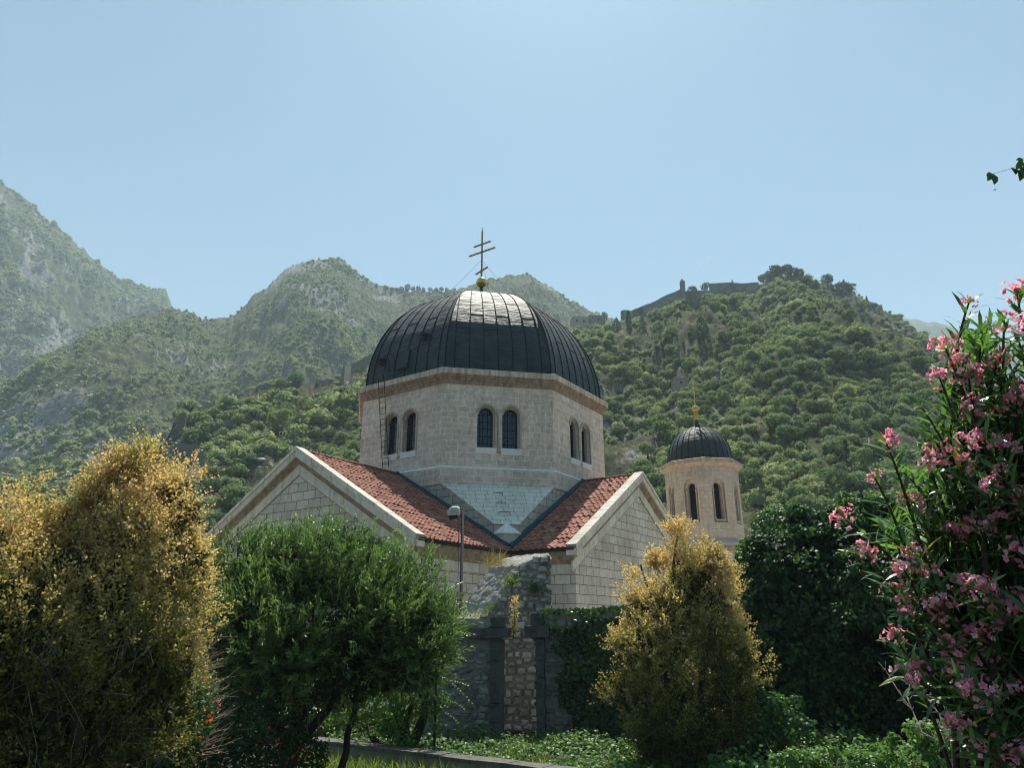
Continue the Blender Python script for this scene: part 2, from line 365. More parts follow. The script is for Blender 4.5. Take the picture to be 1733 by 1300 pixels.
# drum wall with paired windows
drum = MB(); wr = .47; z0w, zsw = 11.45, 13.27; wc = .66
FW = A8*math.tan(math.pi/8)
for k in range(8):
    fr = face_frame(k*math.pi/4, A8)
    holes = [arch(s*wc, z0w, zsw, wr) for s in (-1, 1)]
    wall_holes(drum, [(-FW, ZB), (FW, ZB), (FW, ZU), (-FW, ZU)], holes, fr, .42, u0=k*6.1)
dr = drum.build('drum_wall', M['drum'], church)
for k in range(8):
    fr = face_frame(k*math.pi/4, A8)
    for s in (-1, 1):
        w = MB(); cx = s*wc
        inn = arch(cx, z0w-.02, zsw, wr)[1:]; out = arch(cx, z0w-.02, zsw, wr+.10)[1:]
        path_ring(w, inn, out, fr, -.05, .02)
        out2 = arch(cx, z0w, zsw, wr+.004)[1:]; inn2 = arch(cx, z0w, zsw, wr-.09)[1:]
        path_ring(w, inn2, out2, fr, .14, .30)
        w.face([fr(cx-wr, z0w+.01, .4), fr(cx+wr, z0w+.01, .4), fr(cx+wr, z0w-.02, 0), fr(cx-wr, z0w-.02, 0)])
        win = w.build('window', M['greytrim'], church)
        p = MB(); lp = arch(cx, z0w, zsw, wr); p.face([fr(x, z, .36) for x, z in lp]); p.build('pane', M['glass'], win)
        g = MB()
        for x in (-.12, .12): g.bar(fr(cx+x, z0w, .33), fr(cx+x, zsw+.34, .33), .022)
        for i in range(5):
            z = z0w+.28+i*.40; g.bar(fr(cx-wr+.06, z, .33), fr(cx+wr-.06, z, .33), .022)
        a = [fr(cx+(wr-.17)*math.cos(t), zsw+(wr-.17)*math.sin(t), .33) for t in np.linspace(0, math.pi, 11)]
        g.tube(a, .014, 4); g.tube([fr(cx-(wr-.17), z0w, .33), a[-1]], .014, 4); g.tube([fr(cx+(wr-.17), z0w, .33), a[0]], .014, 4)
        g.build('grille', M['iron'], win)
        sl = MB()
        q = [(-.07, z0w-.02), (.05, z0w+.02), (.05, z0w-.34), (-.03, z0w-.34)]
        for i in range(4):
            a, b = q[i], q[(i+1) % 4]
            sl.face([fr(cx-wr-.08, a[1], a[0]), fr(cx+wr+.08, a[1], a[0]), fr(cx+wr+.08, b[1], b[0]), fr(cx-wr-.08, b[1], b[0])])
        for u in (cx-wr-.08, cx+wr+.08): sl.face([fr(u, z, d) for d, z in q])
        sl.build('sill', M['coping'], win)
    c = MB(); b = fr(0, 0, .02)
    c.lathe([(.10, 11.2), (.13, 11.2), (.13, 11.33), (.11, 11.37), (.085, 11.42), (.078, 13.0), (.11, 13.05), (.09, 13.08), (.13, 13.16), (.17, 13.22), (.17, 13.32), (.0, 13.32)], 14, (b.x, b.y, 0))
    c.build('window_column', M['cream'], church)
# cornice
c = MB(); RC = 8.053*math.cos(math.pi/8)
ring(c, [(RC-.22, 15.30), (RC, 15.32), (RC+.0, ZC), (RC-.03, ZC+.03), (A8-.4, ZC+.10), (A8-.4, 15.30)]); c.build('cornice_fascia', M['cream'], church)
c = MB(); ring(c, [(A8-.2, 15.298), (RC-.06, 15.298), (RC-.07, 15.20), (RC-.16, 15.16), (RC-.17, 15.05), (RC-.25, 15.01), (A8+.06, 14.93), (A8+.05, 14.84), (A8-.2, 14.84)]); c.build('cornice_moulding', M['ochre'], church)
c = MB(); ring(c, [(A8-.2, 9.45), (A8+.07, 9.45), (A8+.07, ZB-.06), (A8+.005, ZB+.06), (A8-.2, ZB+.06)]); c.build('drum_base', M['drum'], church)
c = MB(); ring(c, [(A8-.1, ZB-.05), (A8+.09, ZB-.065), (A8+.09, ZB-.02), (A8+.0, ZB+.075), (A8-.1, ZB+.075)]); c.build('drum_string_course', M['coping'], church)
# dome: eight curved gores with seams
AD = 7.02; HD = 7.45
def dprof(t):  # t 0..1 -> apothem, z
    a = t*math.pi/2
    return AD*math.cos(a)**.97, ZC+.05+HD*math.sin(a)
d = MB(); NS = 26; NUU = 7
for k in range(8):
    ang = k*math.pi/4; n = Vector((math.cos(ang), math.sin(ang), 0)); tt = Vector((-n.y, n.x, 0))
    vs = []
    for i in range(NS+1):
        a, z = dprof(i/NS); hw = a*math.tan(math.pi/8)
        for j in range(NUU+1): vs.append(n*a+tt*(hw*(2*j/NUU-1))+Vector((0, 0, z)))
    fs = [(i*(NUU+1)+j, i*(NUU+1)+j+1, (i+1)*(NUU+1)+j+1, (i+1)*(NUU+1)+j) for i in range(NS) for j in range(NUU)]
    d.poly(vs, fs, True)
dome = d.build('dome', M['lead'], church)
s = MB()
for k in range(8):
    ang = k*math.pi/4; n = Vector((math.cos(ang), math.sin(ang), 0)); tt = Vector((-n.y, n.x, 0))
    for j in range(-4, 5):
        x0 = j*.80
        pts = []
        for i in range(41):
            a, z = dprof(i/40); hw = a*math.tan(math.pi/8)
            x = x0*(a/AD)**.55
            if abs(x) > hw*.985: break
            t0 = i/40*math.pi/2; nn = n*math.cos(t0)+Vector((0, 0, math.sin(t0)))
            pts.append(n*a+tt*x+Vector((0, 0, z))+nn*.012)
        if len(pts) > 2: s.tube(pts, .030, 4)
    pts = []
    for i in range(41):
        a, z = dprof(i/40); hw = a*math.tan(math.pi/8); pts.append(n*(a+.01)+tt*hw+Vector((0, 0, z)))
    s.tube(pts, .045, 5)
    for i in (7, 14, 21):     # staggered cross welts
        a, z = dprof(i/30); hw = a*math.tan(math.pi/8)
        for j in range(-4, 4):
            ii = i+((j+k) % 2)*3.2; a, z = dprof(ii/30); hw = a*math.tan(math.pi/8)
            xa, xb = j*.80*(a/AD)**.55, (j+1)*.80*(a/AD)**.55
            if max(abs(xa), abs(xb)) < hw: s.tube([n*(a+.004)+tt*xa+Vector((0, 0, z)), n*(a+.004)+tt*xb+Vector((0, 0, z))], .012, 4)
s.build('standing_seams', M['iron'], dome)
# hatch and vents on the left dome face
fr = face_frame(-math.pi/2, 0)
def dome_pt(ang, u, t, off=0):
    a, z = dprof(t); n = Vector((math.cos(ang), math.sin(ang), 0)); tt = Vector((-n.y, n.x, 0)); t0 = t*math.pi/2
    return n*a+tt*u+Vector((0, 0, z))+(n*math.cos(t0)+Vector((0, 0, math.sin(t0))))*off
for u, t in ((-1.85, .12), (1.15, .20), ):
    v = MB(); p = dome_pt(-math.pi/2, u, t, .1); v.box(p, (.22, .35, .28), Matrix.Rotation(-.3, 3, 'X')); v.box(p+Vector((0, -.05, .17)), (.32, .5, .05), Matrix.Rotation(.3, 3, 'X')); v.build('roof_vent', M['lead'], dome)
v = MB(); p = dome_pt(-math.pi/2, -.1, .10, .06); v.box(p, (.75, .16, 1.15), Matrix.Rotation(-.16, 3, 'X')); v.build('hatch', M['lead'], dome)
# ball and cross
zt = ZC+HD
c = MB(); c.lathe([(1.0, zt-.14), (.5, zt+.0), (.22, zt+.12), (.12, zt+.5), (.1, zt+1.3)], 20); c.build('finial_base', M['lead'], church)
BZ = 24.62
c = MB(); c.lathe([(.36*math.sin(t), -.36*math.cos(t)) for t in np.linspace(0, math.pi, 17)], 28, (0, 0, BZ)); c.build('gilded_ball', M['gold'], church)
c = MB(); c.bar((0, 0, BZ+.3), (0, 0, BZ+3.95), .085); c.bar((0, 0, BZ+3.9), (0, 0, BZ+4.2), .03)
c.bar((-.70, 0, BZ+2.92), (.70, 0, BZ+2.92), .085); c.bar((-1.1, 0, BZ+2.32), (1.1, 0, BZ+2.32), .085); c.bar((-.5, 0, BZ+.75), (.5, 0, BZ+1.02), .085)
c.build('cross', M['bronze'], church)
c = MB()
for x, y in ((2.2, 2.2), (-2.2, 2.2), (2.2, -2.2), (-2.2, -2.2)): c.tube([(0, 0, BZ+1.7), (x, y, zt-.5)], .009, 3)
c.build('guy_wire', M['iron'], church)
# ladder on the left face
fr = face_frame(-math.pi/2, A8); u0, u1 = -1.02, -.58
l = MB()
for u in (u0, u1):
    l.tube([fr(u, 10.75, -.14), fr(u, 11.0, -.16), fr(u-.0, 14.8, -.95+.2), fr(u, 16.2, -.95)], .022, 6)
    pts = [fr(u, 16.2, -.95)]+[fr(u, 16.75+.42*math.sin(t), -.95+.42-.42*math.cos(t)) for t in np.linspace(0, math.pi, 9)]+[fr(u, 16.3, -.11)]
    l.tube(pts, .022, 6)
for i in range(20):
    z = 10.95+i*.30; dd = -.16-(.59)*max(0, min(1, (z-11)/3.8)) if z < 14.8 else -.75-.2*(z-14.8)/1.4
    if z < 16.2: l.tube([fr(u0, z, dd), fr(u1, z, dd)], .016, 5)
l.build('ladder', M['iron'], church)

# crossing block with broach slope
b = MB(); S = A8; ch = .85; zc1 = 7.2
for sgn_axis in range(4):
    rotm = Matrix.Rotation(-sgn_axis*math.pi/2, 3, 'Z')
    q = lambda x, y, z: rotm @ Vector((x, y, z))
    # wall on plane y=-S from x=-S..S
    pts = [(-S+ch, 5.2), (S-ch, 5.2), (S-ch, zc1), (FW, 9.5), (-FW, 9.5), (-S+ch, zc1)]
    b.face([q(x, -S, z) for x, z in pts], [(x, z) for x, z in pts])
    b.face([q(S-ch, -S, 5.2), q(S, -S+ch, 5.2), q(S, -S+ch, zc1), q(S-ch, -S, zc1)], [(0, 5.2), (1.2, 5.2), (1.2, zc1), (0, zc1)])
b.build('crossing_block', M['wall'], church)
for k in range(4):
    b = MB(); rotm = Matrix.Rotation(-k*math.pi/2, 3, 'Z')
    P = [(S-ch, -S, zc1), (S, -S+ch, zc1), (S, -FW, 9.5), (FW, -S, 9.5)]
    off = Vector((.012, -.012, .02))
    P3 = [rotm @ (Vector(p)+off) for p in P]
    b.face(P3, [(-.6, 0), (.6, 0), (2.94, 3.2), (-2.94, 3.2)])
    b.build('broach_slope', M['pale'], church)
# three iron rungs on the front broach, pyramid-capped stub
nb = Vector((1, -1, 0)).normalized(); tb = Vector((1, 1, 0)).normalized()
c0 = Vector(((S-ch+S)/2, -(S-ch+S)/2, zc1)); c1 = Vector(((S+FW)/2, -(S+FW)/2, 9.5)); nrm = (nb*(9.5-zc1)+Vector((0, 0, (c0-c1).xy.length))).normalized()
for f, sft in ((.25, -.02), (.48, -.08), (.73, -.14)):
    m0 = c0.lerp(c1, f)+tb*sft; g = MB()
    g.tube([m0-tb*.24, m0-tb*.24+nrm*.15, m0+tb*.24+nrm*.15, m0+tb*.24], .016, 5)
    g.build('rung', M['iron'], church)
for k in range(4):
    rotm = Matrix.Rotation(-k*math.pi/2, 3, 'Z'); cc = rotm @ Vector((S-.42, -S+.42, 0))
    g = MB(); g.lathe([(.62, 5.2), (.62, 6.72)], 8, cc, math.pi/8, False); g.build('corner_stub', M['wall'], church)
    g = MB(); g.lathe([(.60, 6.70), (.70, 6.72), (.70, 6.78), (.001, 7.28)], 8, cc, math.pi/8, False); g.build('stub_cap', M['coping'], church)

# roofs of the arms
def tile_roof(name, org, along, down, length, slope_len, parent, seed):
    """barrel tiles: org = ridge start, along = unit along ridge, down = unit down the slope"""
    org, along, down = map(np.array, (org, along, down)); nrm = np.cross(along, down)
    if nrm[2] < 0: nrm = -nrm
    tw, tl = .25, .40; nc = int(length/tw); nr = int(slope_len/tl)+1; per = 6
    r = np.random.default_rng(seed)
    us = np.linspace(0, length, nc*per+1)
    V = []; T = []; F = []
    base = 0; nU = len(us)
    tin = r.random((nr, nc+1))
    ph = (us/length*nc) % 1.0
    wave = np.where(ph < .62, np.sin(np.pi*ph/.62), -.35*np.sin(np.pi*(ph-.62)/.38))*.055
    cidx = np.minimum((us/length*nc).astype(int), nc)
    for j in range(nr):
        d0, d1 = j*tl, min((j+1)*tl+.03, slope_len+.03)
        jit = r.normal(0, .012, nc+1)[cidx]; dsh = r.normal(0, .012, nc+1)[cidx]
        rows = [(d0, .0+jit), (d1, .045+jit), (d1+.001, .005+jit)]
        for dd, off in rows:
            V.append(org+us[:, None]*along+(dd+(dsh if dd > d0+.1 else 0*dsh))[:, None]*down+(wave+off+.03)[:, None]*nrm)
            T.append(np.clip(.75*tin[j][cidx]+.10*r.random()+.10, 0, 1))
        for q in range(2):
            a = base+q*nU+np.arange(nU-1); F.append(np.stack([a, a+1, a+nU+1, a+nU], 1))
        base += 3*nU
    return np_mesh(name, np.concatenate(V), np.concatenate(F), M['tile'], parent, np.concatenate(T))
nl = math.hypot(1, SL); SLEN = WR*nl
dnx = np.array([1, 0, -SL])/nl; dmx = np.array([-1, 0, -SL])/nl
dny = np.array([0, -1, -SL])/nl; dpy = np.array([0, 1, -SL])/nl
CW = .48  # coping width
for nm, L, ax in (('left', L1, 0), ('right', L2, 1)):
    ln = L-CW+.03-S
    if ax == 0:
        tile_roof('tile_roof', (0, -L+CW-.03, ZR), (0, 1, 0), dnx, ln, SLEN, church, 1)
        tile_roof('tile_roof', (0, -L+CW-.03, ZR), (0, 1, 0), dmx, ln, SLEN, church, 2)
    else:
        tile_roof('tile_roof', (S, 0, ZR), (1, 0, 0), dny, ln, SLEN, church, 3)
        tile_roof('tile_roof', (S, 0, ZR), (1, 0, 0), dpy, ln, SLEN, church, 4)
    rd = MB(); n = int(ln/.38)
    for i in range(n):
        a = L-CW-i*.38; b_ = a-.44
        pa = (0, -a, ZR+.02) if ax == 0 else (a, 0, ZR+.02); pb = (0, -b_, ZR+.05) if ax == 0 else (b_, 0, ZR+.05)
        rd.tube([pa, pb], [.15, .125], 8)
    o = rd.build('ridge_tiles', M['tile'], church)
# under-roof deck so no light leaks
dk = MB()
for P in ([(0, -L1+.2, ZR-.04), (WR-.05, -L1+.2, ZE-.02), (WR-.05, -S, ZE-.02), (0, -S, ZR-.04)], [(0, -L1+.2, ZR-.04), (-WR+.05, -L1+.2, ZE-.02), (-WR+.05, -S, ZE-.02), (0, -S, ZR-.04)],
          [(S, 0, ZR-.04), (S, -WR+.05, ZE-.02), (L2-.2, -WR+.05, ZE-.02), (L2-.2, 0, ZR-.04)], [(S, 0, ZR-.04), (S, WR-.05, ZE-.02), (L2-.2, WR-.05, ZE-.02), (L2-.2, 0, ZR-.04)]):
    dk.face(P)
dk.build('roof_deck', M['brown'], church)
# lead flashing where roofs meet the block
fl = MB()
for (a, b_) in (((.0, -S-.10, ZR+.08), (S+.05, -S-.10, ZR-SL*S+.06)), ((S+.10, 0, ZR+.08), (S+.10, -S-.05, ZR-SL*S+.06))):
    fl.bar(a, b_, .24, .10, up=(0, 0, 1))
    fl.bar((a[0]*1., a[1], a[2]+.10), (b_[0], b_[1], b_[2]+.12), .12, .12)
fl.box((WR-.18, -WR+.18, ZE+.13), (.5, .5, .05), Matrix.Rotation(.0, 3, 'Z'))
fl.build('lead_flashing', M['flash'], church)
# gutters
gt = MB()
gt.tube([(WR+.02, -L1+.1, ZE-.03), (WR+.02, -WR-.05, ZE-.03)], .085, 8); gt.tube([(WR+.0, -WR-.02, ZE-.03), (L2-.1, -WR-.02, ZE-.03)], .085, 8)
gt.bar((WR+.02, -L1+.15, ZE+.02), (WR+.02, -WR-.05, ZE+.02), .20, .04); gt.bar((WR+.0, -WR-.02, ZE+.02), (L2-.1, -WR-.02, ZE+.02), .20, .04)
gt.build('gutter', M['iron'], church)
# gable ends: frame(u, z, d): u across, d inwards from coping face
def gable(fr, name_seed):
    ang = math.atan(SL); mit = 1/math.cos(ang)
    def rake(mb, p0, p1, d0, d1, ext=0.):
        """band between perpendicular offsets p0,p1 (below roof line), depth d0..d1, both rakes"""
        for sg in (-1, 1):
            def pt(u, p, d): return fr(sg*u, ZR+.14-SL*u-p*mit, d)
            U = WR+ext
            q = [(0, p0), (U, p0), (U, p1), (0, p1)]
            F0 = [pt(u, p, d0) for u, p in q]; F1 = [pt(u, p, d1) for u, p in q]
            uv = [(u*mit, .5-p) for u, p in q]
            mb.face(F0, uv); mb.face(F1[::-1], uv)
            mb.face([F0[0], F0[1], F1[1], F1[0]], [(0, .3), (U*mit, .3), (U*mit, .8), (0, .8)]); mb.face([F0[3], F0[2], F1[2], F1[3]]); mb.face([F0[1], F0[2], F1[2], F1[1]])
    c = MB(); rake(c, -.06, .10, -.02, CW, .10); c.build('gable_coping', M['copj'], church)
    c = MB(); rake(c, .10, .34, .02, CW, .08); c.build('raking_fascia', M['plain'], church)
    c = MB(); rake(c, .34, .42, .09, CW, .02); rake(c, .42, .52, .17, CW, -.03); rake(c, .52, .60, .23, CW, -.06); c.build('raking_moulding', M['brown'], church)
    c = MB(); rake(c, .60, 1.02, .30, .40, -.15); c.build('raking_frieze', M['plain'], church)
    c = MB(); rake(c, 1.02, 1.06, .33, .40, -.15); c.build('frieze_edge', M['brown'], church)
    w = MB(); zz = lambda u: ZR+.14-SL*abs(u)-.5*mit
    pts = [(-WW, 0), (WW, 0), (WW, zz(WW)), (0, zz(0)), (-WW, zz(WW))]
    w.face([fr(u, z, .36) for u, z in pts], [(u, z) for u, z in pts]); w.build('gable_wall', M['wall'], church)
gable(lambda u, z, d: Vector((u, -L1+d, z)), 0)
gable(lambda u, z, d: Vector((L2-d, u, z)), 1)
# side walls and their eaves mouldings
w = MB()
w.face([(WW, -L1+.36, 0), (WW, -WW, 0), (WW, -WW, ZE), (WW, -L1+.36, ZE)], [(0, 0), (6.55, 0), (6.55, ZE), (0, ZE)])
w.face([(WW, -WW, 0), (L2-.36, -WW, 0), (L2-.36, -WW, ZE), (WW, -WW, ZE)], [(10, 0), (10+L2-.36-WW, 0), (10+L2-.36-WW, ZE), (10, ZE)])
w.build('side_wall', M['wall'], church); w = MB()
w.face([(-WW, -L1+.36, 0), (-WW, -S, 0), (-WW, -S, ZE), (-WW, -L1+.36, ZE)], [(0, 0), (6.5, 0), (6.5, ZE), (0, ZE)])
w.build('side_wall', M['wall'], church); w = MB()
w.face([(L2-.36, WW, 0), (S, WW, 0), (S, WW, ZE), (L2-.36, WW, ZE)], [(0, 0), (6.5, 0), (6.5, ZE), (0, ZE)])
w.build('side_wall', M['wall'], church)
e = MB(); ep = MB()
prof = [(.02, ZE-1.0), (.06, ZE-.98), (.06, ZE-.62), (.13, ZE-.58), (.13, ZE-.48), (.24, ZE-.40), (.24, ZE-.30), (.36, ZE-.22), (.38, ZE-.10), (.0, ZE-.05)]
for i in range(len(prof)-1):
    a, b_ = prof[i], prof[i+1]; t = ep if i < 2 else e
    t.face([(WW+a[0], -L1+.3, a[1]), (WW+a[0], -WW-a[0], a[1]), (WW+b_[0], -WW-b_[0], b_[1]), (WW+b_[0], -L1+.3, b_[1])])
    t.face([(WW+a[0], -WW-a[0], a[1]), (L2-.3, -WW-a[0], a[1]), (L2-.3, -WW-b_[0], b_[1]), (WW+b_[0], -WW-b_[0], b_[1])])
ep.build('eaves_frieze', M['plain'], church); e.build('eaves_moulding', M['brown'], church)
for (x, y) in ((WW+.2, -L1+.22), (L2-.22, -WW-.2)):
    k = MB(); sx, sy_ = (.52, .46) if y < -10 else (.46, .52); k.box((x, y, ZE-.10), (sx, sy_, .34)); k.build('kneeler_stone', M['plain'], church)

# ------------------------------------------------------------------ bell tower
tp = np.array([16.98, 9.8]); tower = empty('bell_tower', (tp[0], tp[1], 0), THETA)
tag(tower, 'small pinkish octagonal bell tower with black dome standing behind the right gable', 'bell tower')
TR = 2.72; TA = TR*math.cos(math.pi/8); TF = TA*math.tan(math.pi/8); TZ0, TZ1 = 8.30, 13.86
b = MB()
for k in range(8):
    fr = face_frame(k*math.pi/4, TA); wall_holes(b, [(-TF, TZ0), (TF, TZ0), (TF, TZ1), (-TF, TZ1)], [arch(0, 9.75, 12.45, .50)], fr, .16, u0=k*2.3)
b.build('belfry_wall', M['tower'], tower)
for k in range(8):
    fr = face_frame(k*math.pi/4, TA); lp_o = arch(0, 9.75, 12.45, .502); lp_i = arch(0, 10.0, 12.40, .27)
    w = MB(); frd = lambda u, z, d, fr=fr: fr(u, z, d+.16)
    wall_holes(w, lp_o, [lp_i], frd, .3, u0=3)
    path_ring(w, lp_o[1:], arch(0, 9.75, 12.45, .62)[1:], fr, -.035, .02)
    wo = w.build('belfry_opening', M['tower'], tower)
    p = MB(); p.face([fr(x, z, .45) for x, z in lp_i]); p.build('dark_opening', M['dark'], wo)
    cc = MB()
    for sgn in (-1, 1):
        q = fr(sgn*.36, 0, .10); cc.lathe([(.09, 10.0), (.09, 10.1), (.06, 10.14), (.055, 12.0), (.09, 12.06), (.10, 12.18), (.0, 12.18)], 10, (q.x, q.y, 0))
    cc.build('colonnette', M['pinktrim'], wo)
    sl = MB(); sl.bar(fr(-.42, 9.93, .1), fr(.42, 9.93, .1), .3, .10); sl.build('sill', M['greytrim'], wo)
c = MB(); ring(c, [(TA-.1, TZ1-.05), (TA+.10, TZ1), (TA+.22, 14.02), (TA+.36, 14.08), (TA+.38, 14.36), (TA+.32, 14.40), (TA-.3, 14.48), (TA-.3, TZ1-.05)]); c.build('cornice', M['pinktrim'], tower)
c = MB(); ring(c, [(TA-.1, TZ0-.2), (TA+.30, TZ0-.22), (TA+.30, TZ0+.02), (TA+.10, TZ0+.28), (TA-.1, TZ0+.3)]); c.build('string_course', M['greytrim'], tower)
c = MB(); ring(c, [(TA+.34, TZ0-.30), (TA+.34, TZ0-.215), (TA-.1, TZ0-.2), (TA+.02, TZ0-.55), (TA+.18, TZ0-.45)]); c.build('string_moulding', M['ochre'], tower)
c = MB(); ring(c, [(TA+.04, 0), (TA+.04, TZ0-.4)], closed=False); c.build('tower_shaft', M['tower'], tower)
for k in range(8):
    a = k*math.pi/4+math.pi/8; rr_ = (TA+.04)/math.cos(math.pi/8); m = MB()
    m.box((rr_*math.cos(a)*.985, rr_*math.sin(a)*.985, 4.1), (.12, .55, 8.2), Matrix.Rotation(a, 3, 'Z')); m.build('corner_pilaster', M['pinktrim'], tower)
DR = 2.42; DH = 3.0
prof = [(DR*math.cos(t)**.9, 14.42+DH*math.sin(t)) for t in np.linspace(0, 1.40, 18)]
prof = [(r*(1+.03*math.sin(i/17*math.pi)), z) for i, (r, z) in enumerate(prof)]
prof += [(.28, 17.58), (.16, 17.8), (.11, 18.05), (0, 18.05)]
dm = MB(); dm.lathe(prof, 48); tdome = dm.build('dome', M['lead'], tower)
s = MB()
for k in range(28):
    a = 2*math.pi*k/28; s.tube([(r*1.004*math.cos(a), r*1.004*math.sin(a), z) for r, z in prof[:19]], .026, 4)
s.build('standing_seams', M['iron'], tdome)
f = MB(); f.lathe([(.10, 18.0), (.20, 18.06), (.12, 18.2), (.09, 18.45), (.18, 18.55), (.10, 18.62)]+[(.30*math.sin(t)+.02, 18.93-.30*math.cos(t)) for t in np.linspace(.3, math.pi, 13)], 20); f.build('gilded_finial', M['gold'], tower)
c = MB(); c.bar((0, 0, 19.15), (0, 0, 21.4), .06); c.bar((-.40, 0, 20.9), (.40, 0, 20.9), .06); c.bar((-.72, 0, 20.5), (.72, 0, 20.5), .06); c.bar((-.33, 0, 19.65), (.33, 0, 19.85), .06); c.build('cross', M['gold'], tower)

# ------------------------------------------------------------------ ground and hills
def ground():
    n = 140; g = np.linspace(-1, 1, n); g = np.sign(g)*np.abs(g)**3*6000
    X, Y = np.meshgrid(g, g); rr = np.hypot(X, Y+25)
    Z = np.where(rr < 60, fbm(X*.3, Y*.3, 3)*.10, 0)-.02
    V = np.stack([X, Y, Z], -1).reshape(-1, 3); i = np.arange(n-1)
    a = (i[:, None]*n+i[None, :]).ravel(); F = np.stack([a, a+1, a+n+1, a+n], 1)
    return struct(np_mesh('ground', V, F, M['soil'], smooth=True))
ground()
def pavement():
    m = MB(); z = .16; m.face([(-24, -19, z), (34, -19, z), (34, 24, z), (-24, 24, z)]); struct(m.build('church_square_bounce', m_plain('light square paving', (.62, .54, .42), var=.35, scale=1.5)))  # hidden paving, added so that sunlight bounces up onto the church walls
pavement()
class Hill:
    def __init__(s, name, sil, r0, nu, nv, mat, amp, seed, shape=1., gully=1., fs=1., rough=1.):
        q = sorted([(*azel(px, py), r) for px, py, r in sil]); A = np.array(q)
        s.az = np.linspace(A[0, 0], A[-1, 0], nu)
        tel = np.interp(s.az, A[:, 0], A[:, 1]); rr = np.interp(s.az, A[:, 0], A[:, 2]); r0a = np.interp(s.az, [x[0] for x in r0], [x[1] for x in r0]) if isinstance(r0, list) else np.full(nu, r0)
        tel = tel+(vn(s.az*260*fs, 0*s.az, seed+5)-.5)*.008*rough+(vn(s.az*900*fs, 0*s.az, seed+6)-.5)*.004*rough
        t = np.concatenate([np.linspace(0, 1, nv), [1.04, 1.12, 1.3]]); s.t = t
        T = t[:, None]; RR = r0a[None]+(rr-r0a)[None]*T; s.R = RR
        Hr = (rr*tel)[None]+EYE; s.nv = nv
        X = CAM[0]+np.sin(s.az)[None]*RR; Y = CAM[1]+np.cos(s.az)[None]*RR
        env = np.clip(np.sin(np.pi*np.clip(T, 0, 1))*1.6, 0, 1)
        U = s.az[None]*rr.mean()
        k = 1/amp
        nz = fbm(X*.16*k, Y*.16*k, seed, 6, .55)*2.2*amp+(ridged(U*.12*k+fbm(X*.1*k, Y*.1*k, seed+3)*1.5, RR*.035*k, seed+9)-.6)*2.6*amp*gully
        nz = nz*env+fbm(X*.9*k, Y*.9*k, seed+4, 5, .62)*.42*amp*np.clip(env+.15, 0, 1)
        Tc = np.clip(T, 0, 1); Z = Hr*Tc**shape+nz
        lim = EYE+RR*(tel[None]*(.40+.60*Tc**.7)); lim = np.where(Tc >= 1, EYE+RR*tel[None], lim)
        lim = np.where((Tc > .9) & (Tc < 1), EYE+RR*tel[None]*(.985+.015*Tc), lim)
        Z = np.where(T <= 1, np.minimum(Z, np.maximum(lim, EYE+RR*tel[None]*.97*np.clip(Tc*3, 0, 1))), Z)
        Z = np.where(T > 1, Hr*(1-(T-1)*2.2)+fbm(X*.5*k, Y*.5*k, seed)*amp*.3, Z)
        Z = np.where(T <= 0, -3, Z)
        s.X, s.Y, s.Z = X, Y, Z
        # projected rows
        D = np.stack([X, Y, Z], -1)-CAM; zz = D@FWD
        s.px = 866.5+FPX*(D@RGT)/zz; s.py = 650-FPX*(D@UPV)/zz
        m, n = Z.shape; i = np.arange(m-1); j = np.arange(n-1)
        a = (i[:, None]*n+j[None, :]).ravel(); F = np.stack([a, a+1, a+n+1, a+n], 1)
        tint = fbm(X*.02, Y*.02, seed+20, 4)+.0
        s.tint = tint
        s.obj = struct(np_mesh(name, np.stack([X, Y, Z], -1).reshape(-1, 3), F, mat, tint=tint.ravel(), smooth=True))
    def pick(s, px, py):
        """surface point that is seen at a photo pixel"""
        j = np.argmin(np.abs(s.px[s.nv//2]-px))
        pyc = s.py[:s.nv, j]; mn = np.minimum.accumulate(pyc)
        k = np.where(mn <= py)[0]; k = k[0] if len(k) else s.nv-1
        return np.array([s.X[k, j], s.Y[k, j], s.Z[k, j]])
    def scatter(s, n, r, t0=.02, t1=1.):
        i = r.uniform(t0, t1, n)*(s.nv-1); j = r.uniform(0, len(s.az)-1.01, n)
        a, b = i.astype(int), j.astype(int); fa, fb = i-a, j-b; a2 = np.minimum(a+1, s.nv-1)
        g = lambda Q: (Q[a, b]*(1-fa)+Q[a2, b]*fa)*(1-fb)+(Q[a, b+1]*(1-fa)+Q[a2, b+1]*fa)*fb
        dz = np.abs(s.Z[a2, b]-s.Z[a, b])/np.maximum(np.abs(s.R[a2, b]-s.R[a, b]), .01)
        return np.stack([g(s.X), g(s.Y), g(s.Z)], 1), dz, i/(s.nv-1)

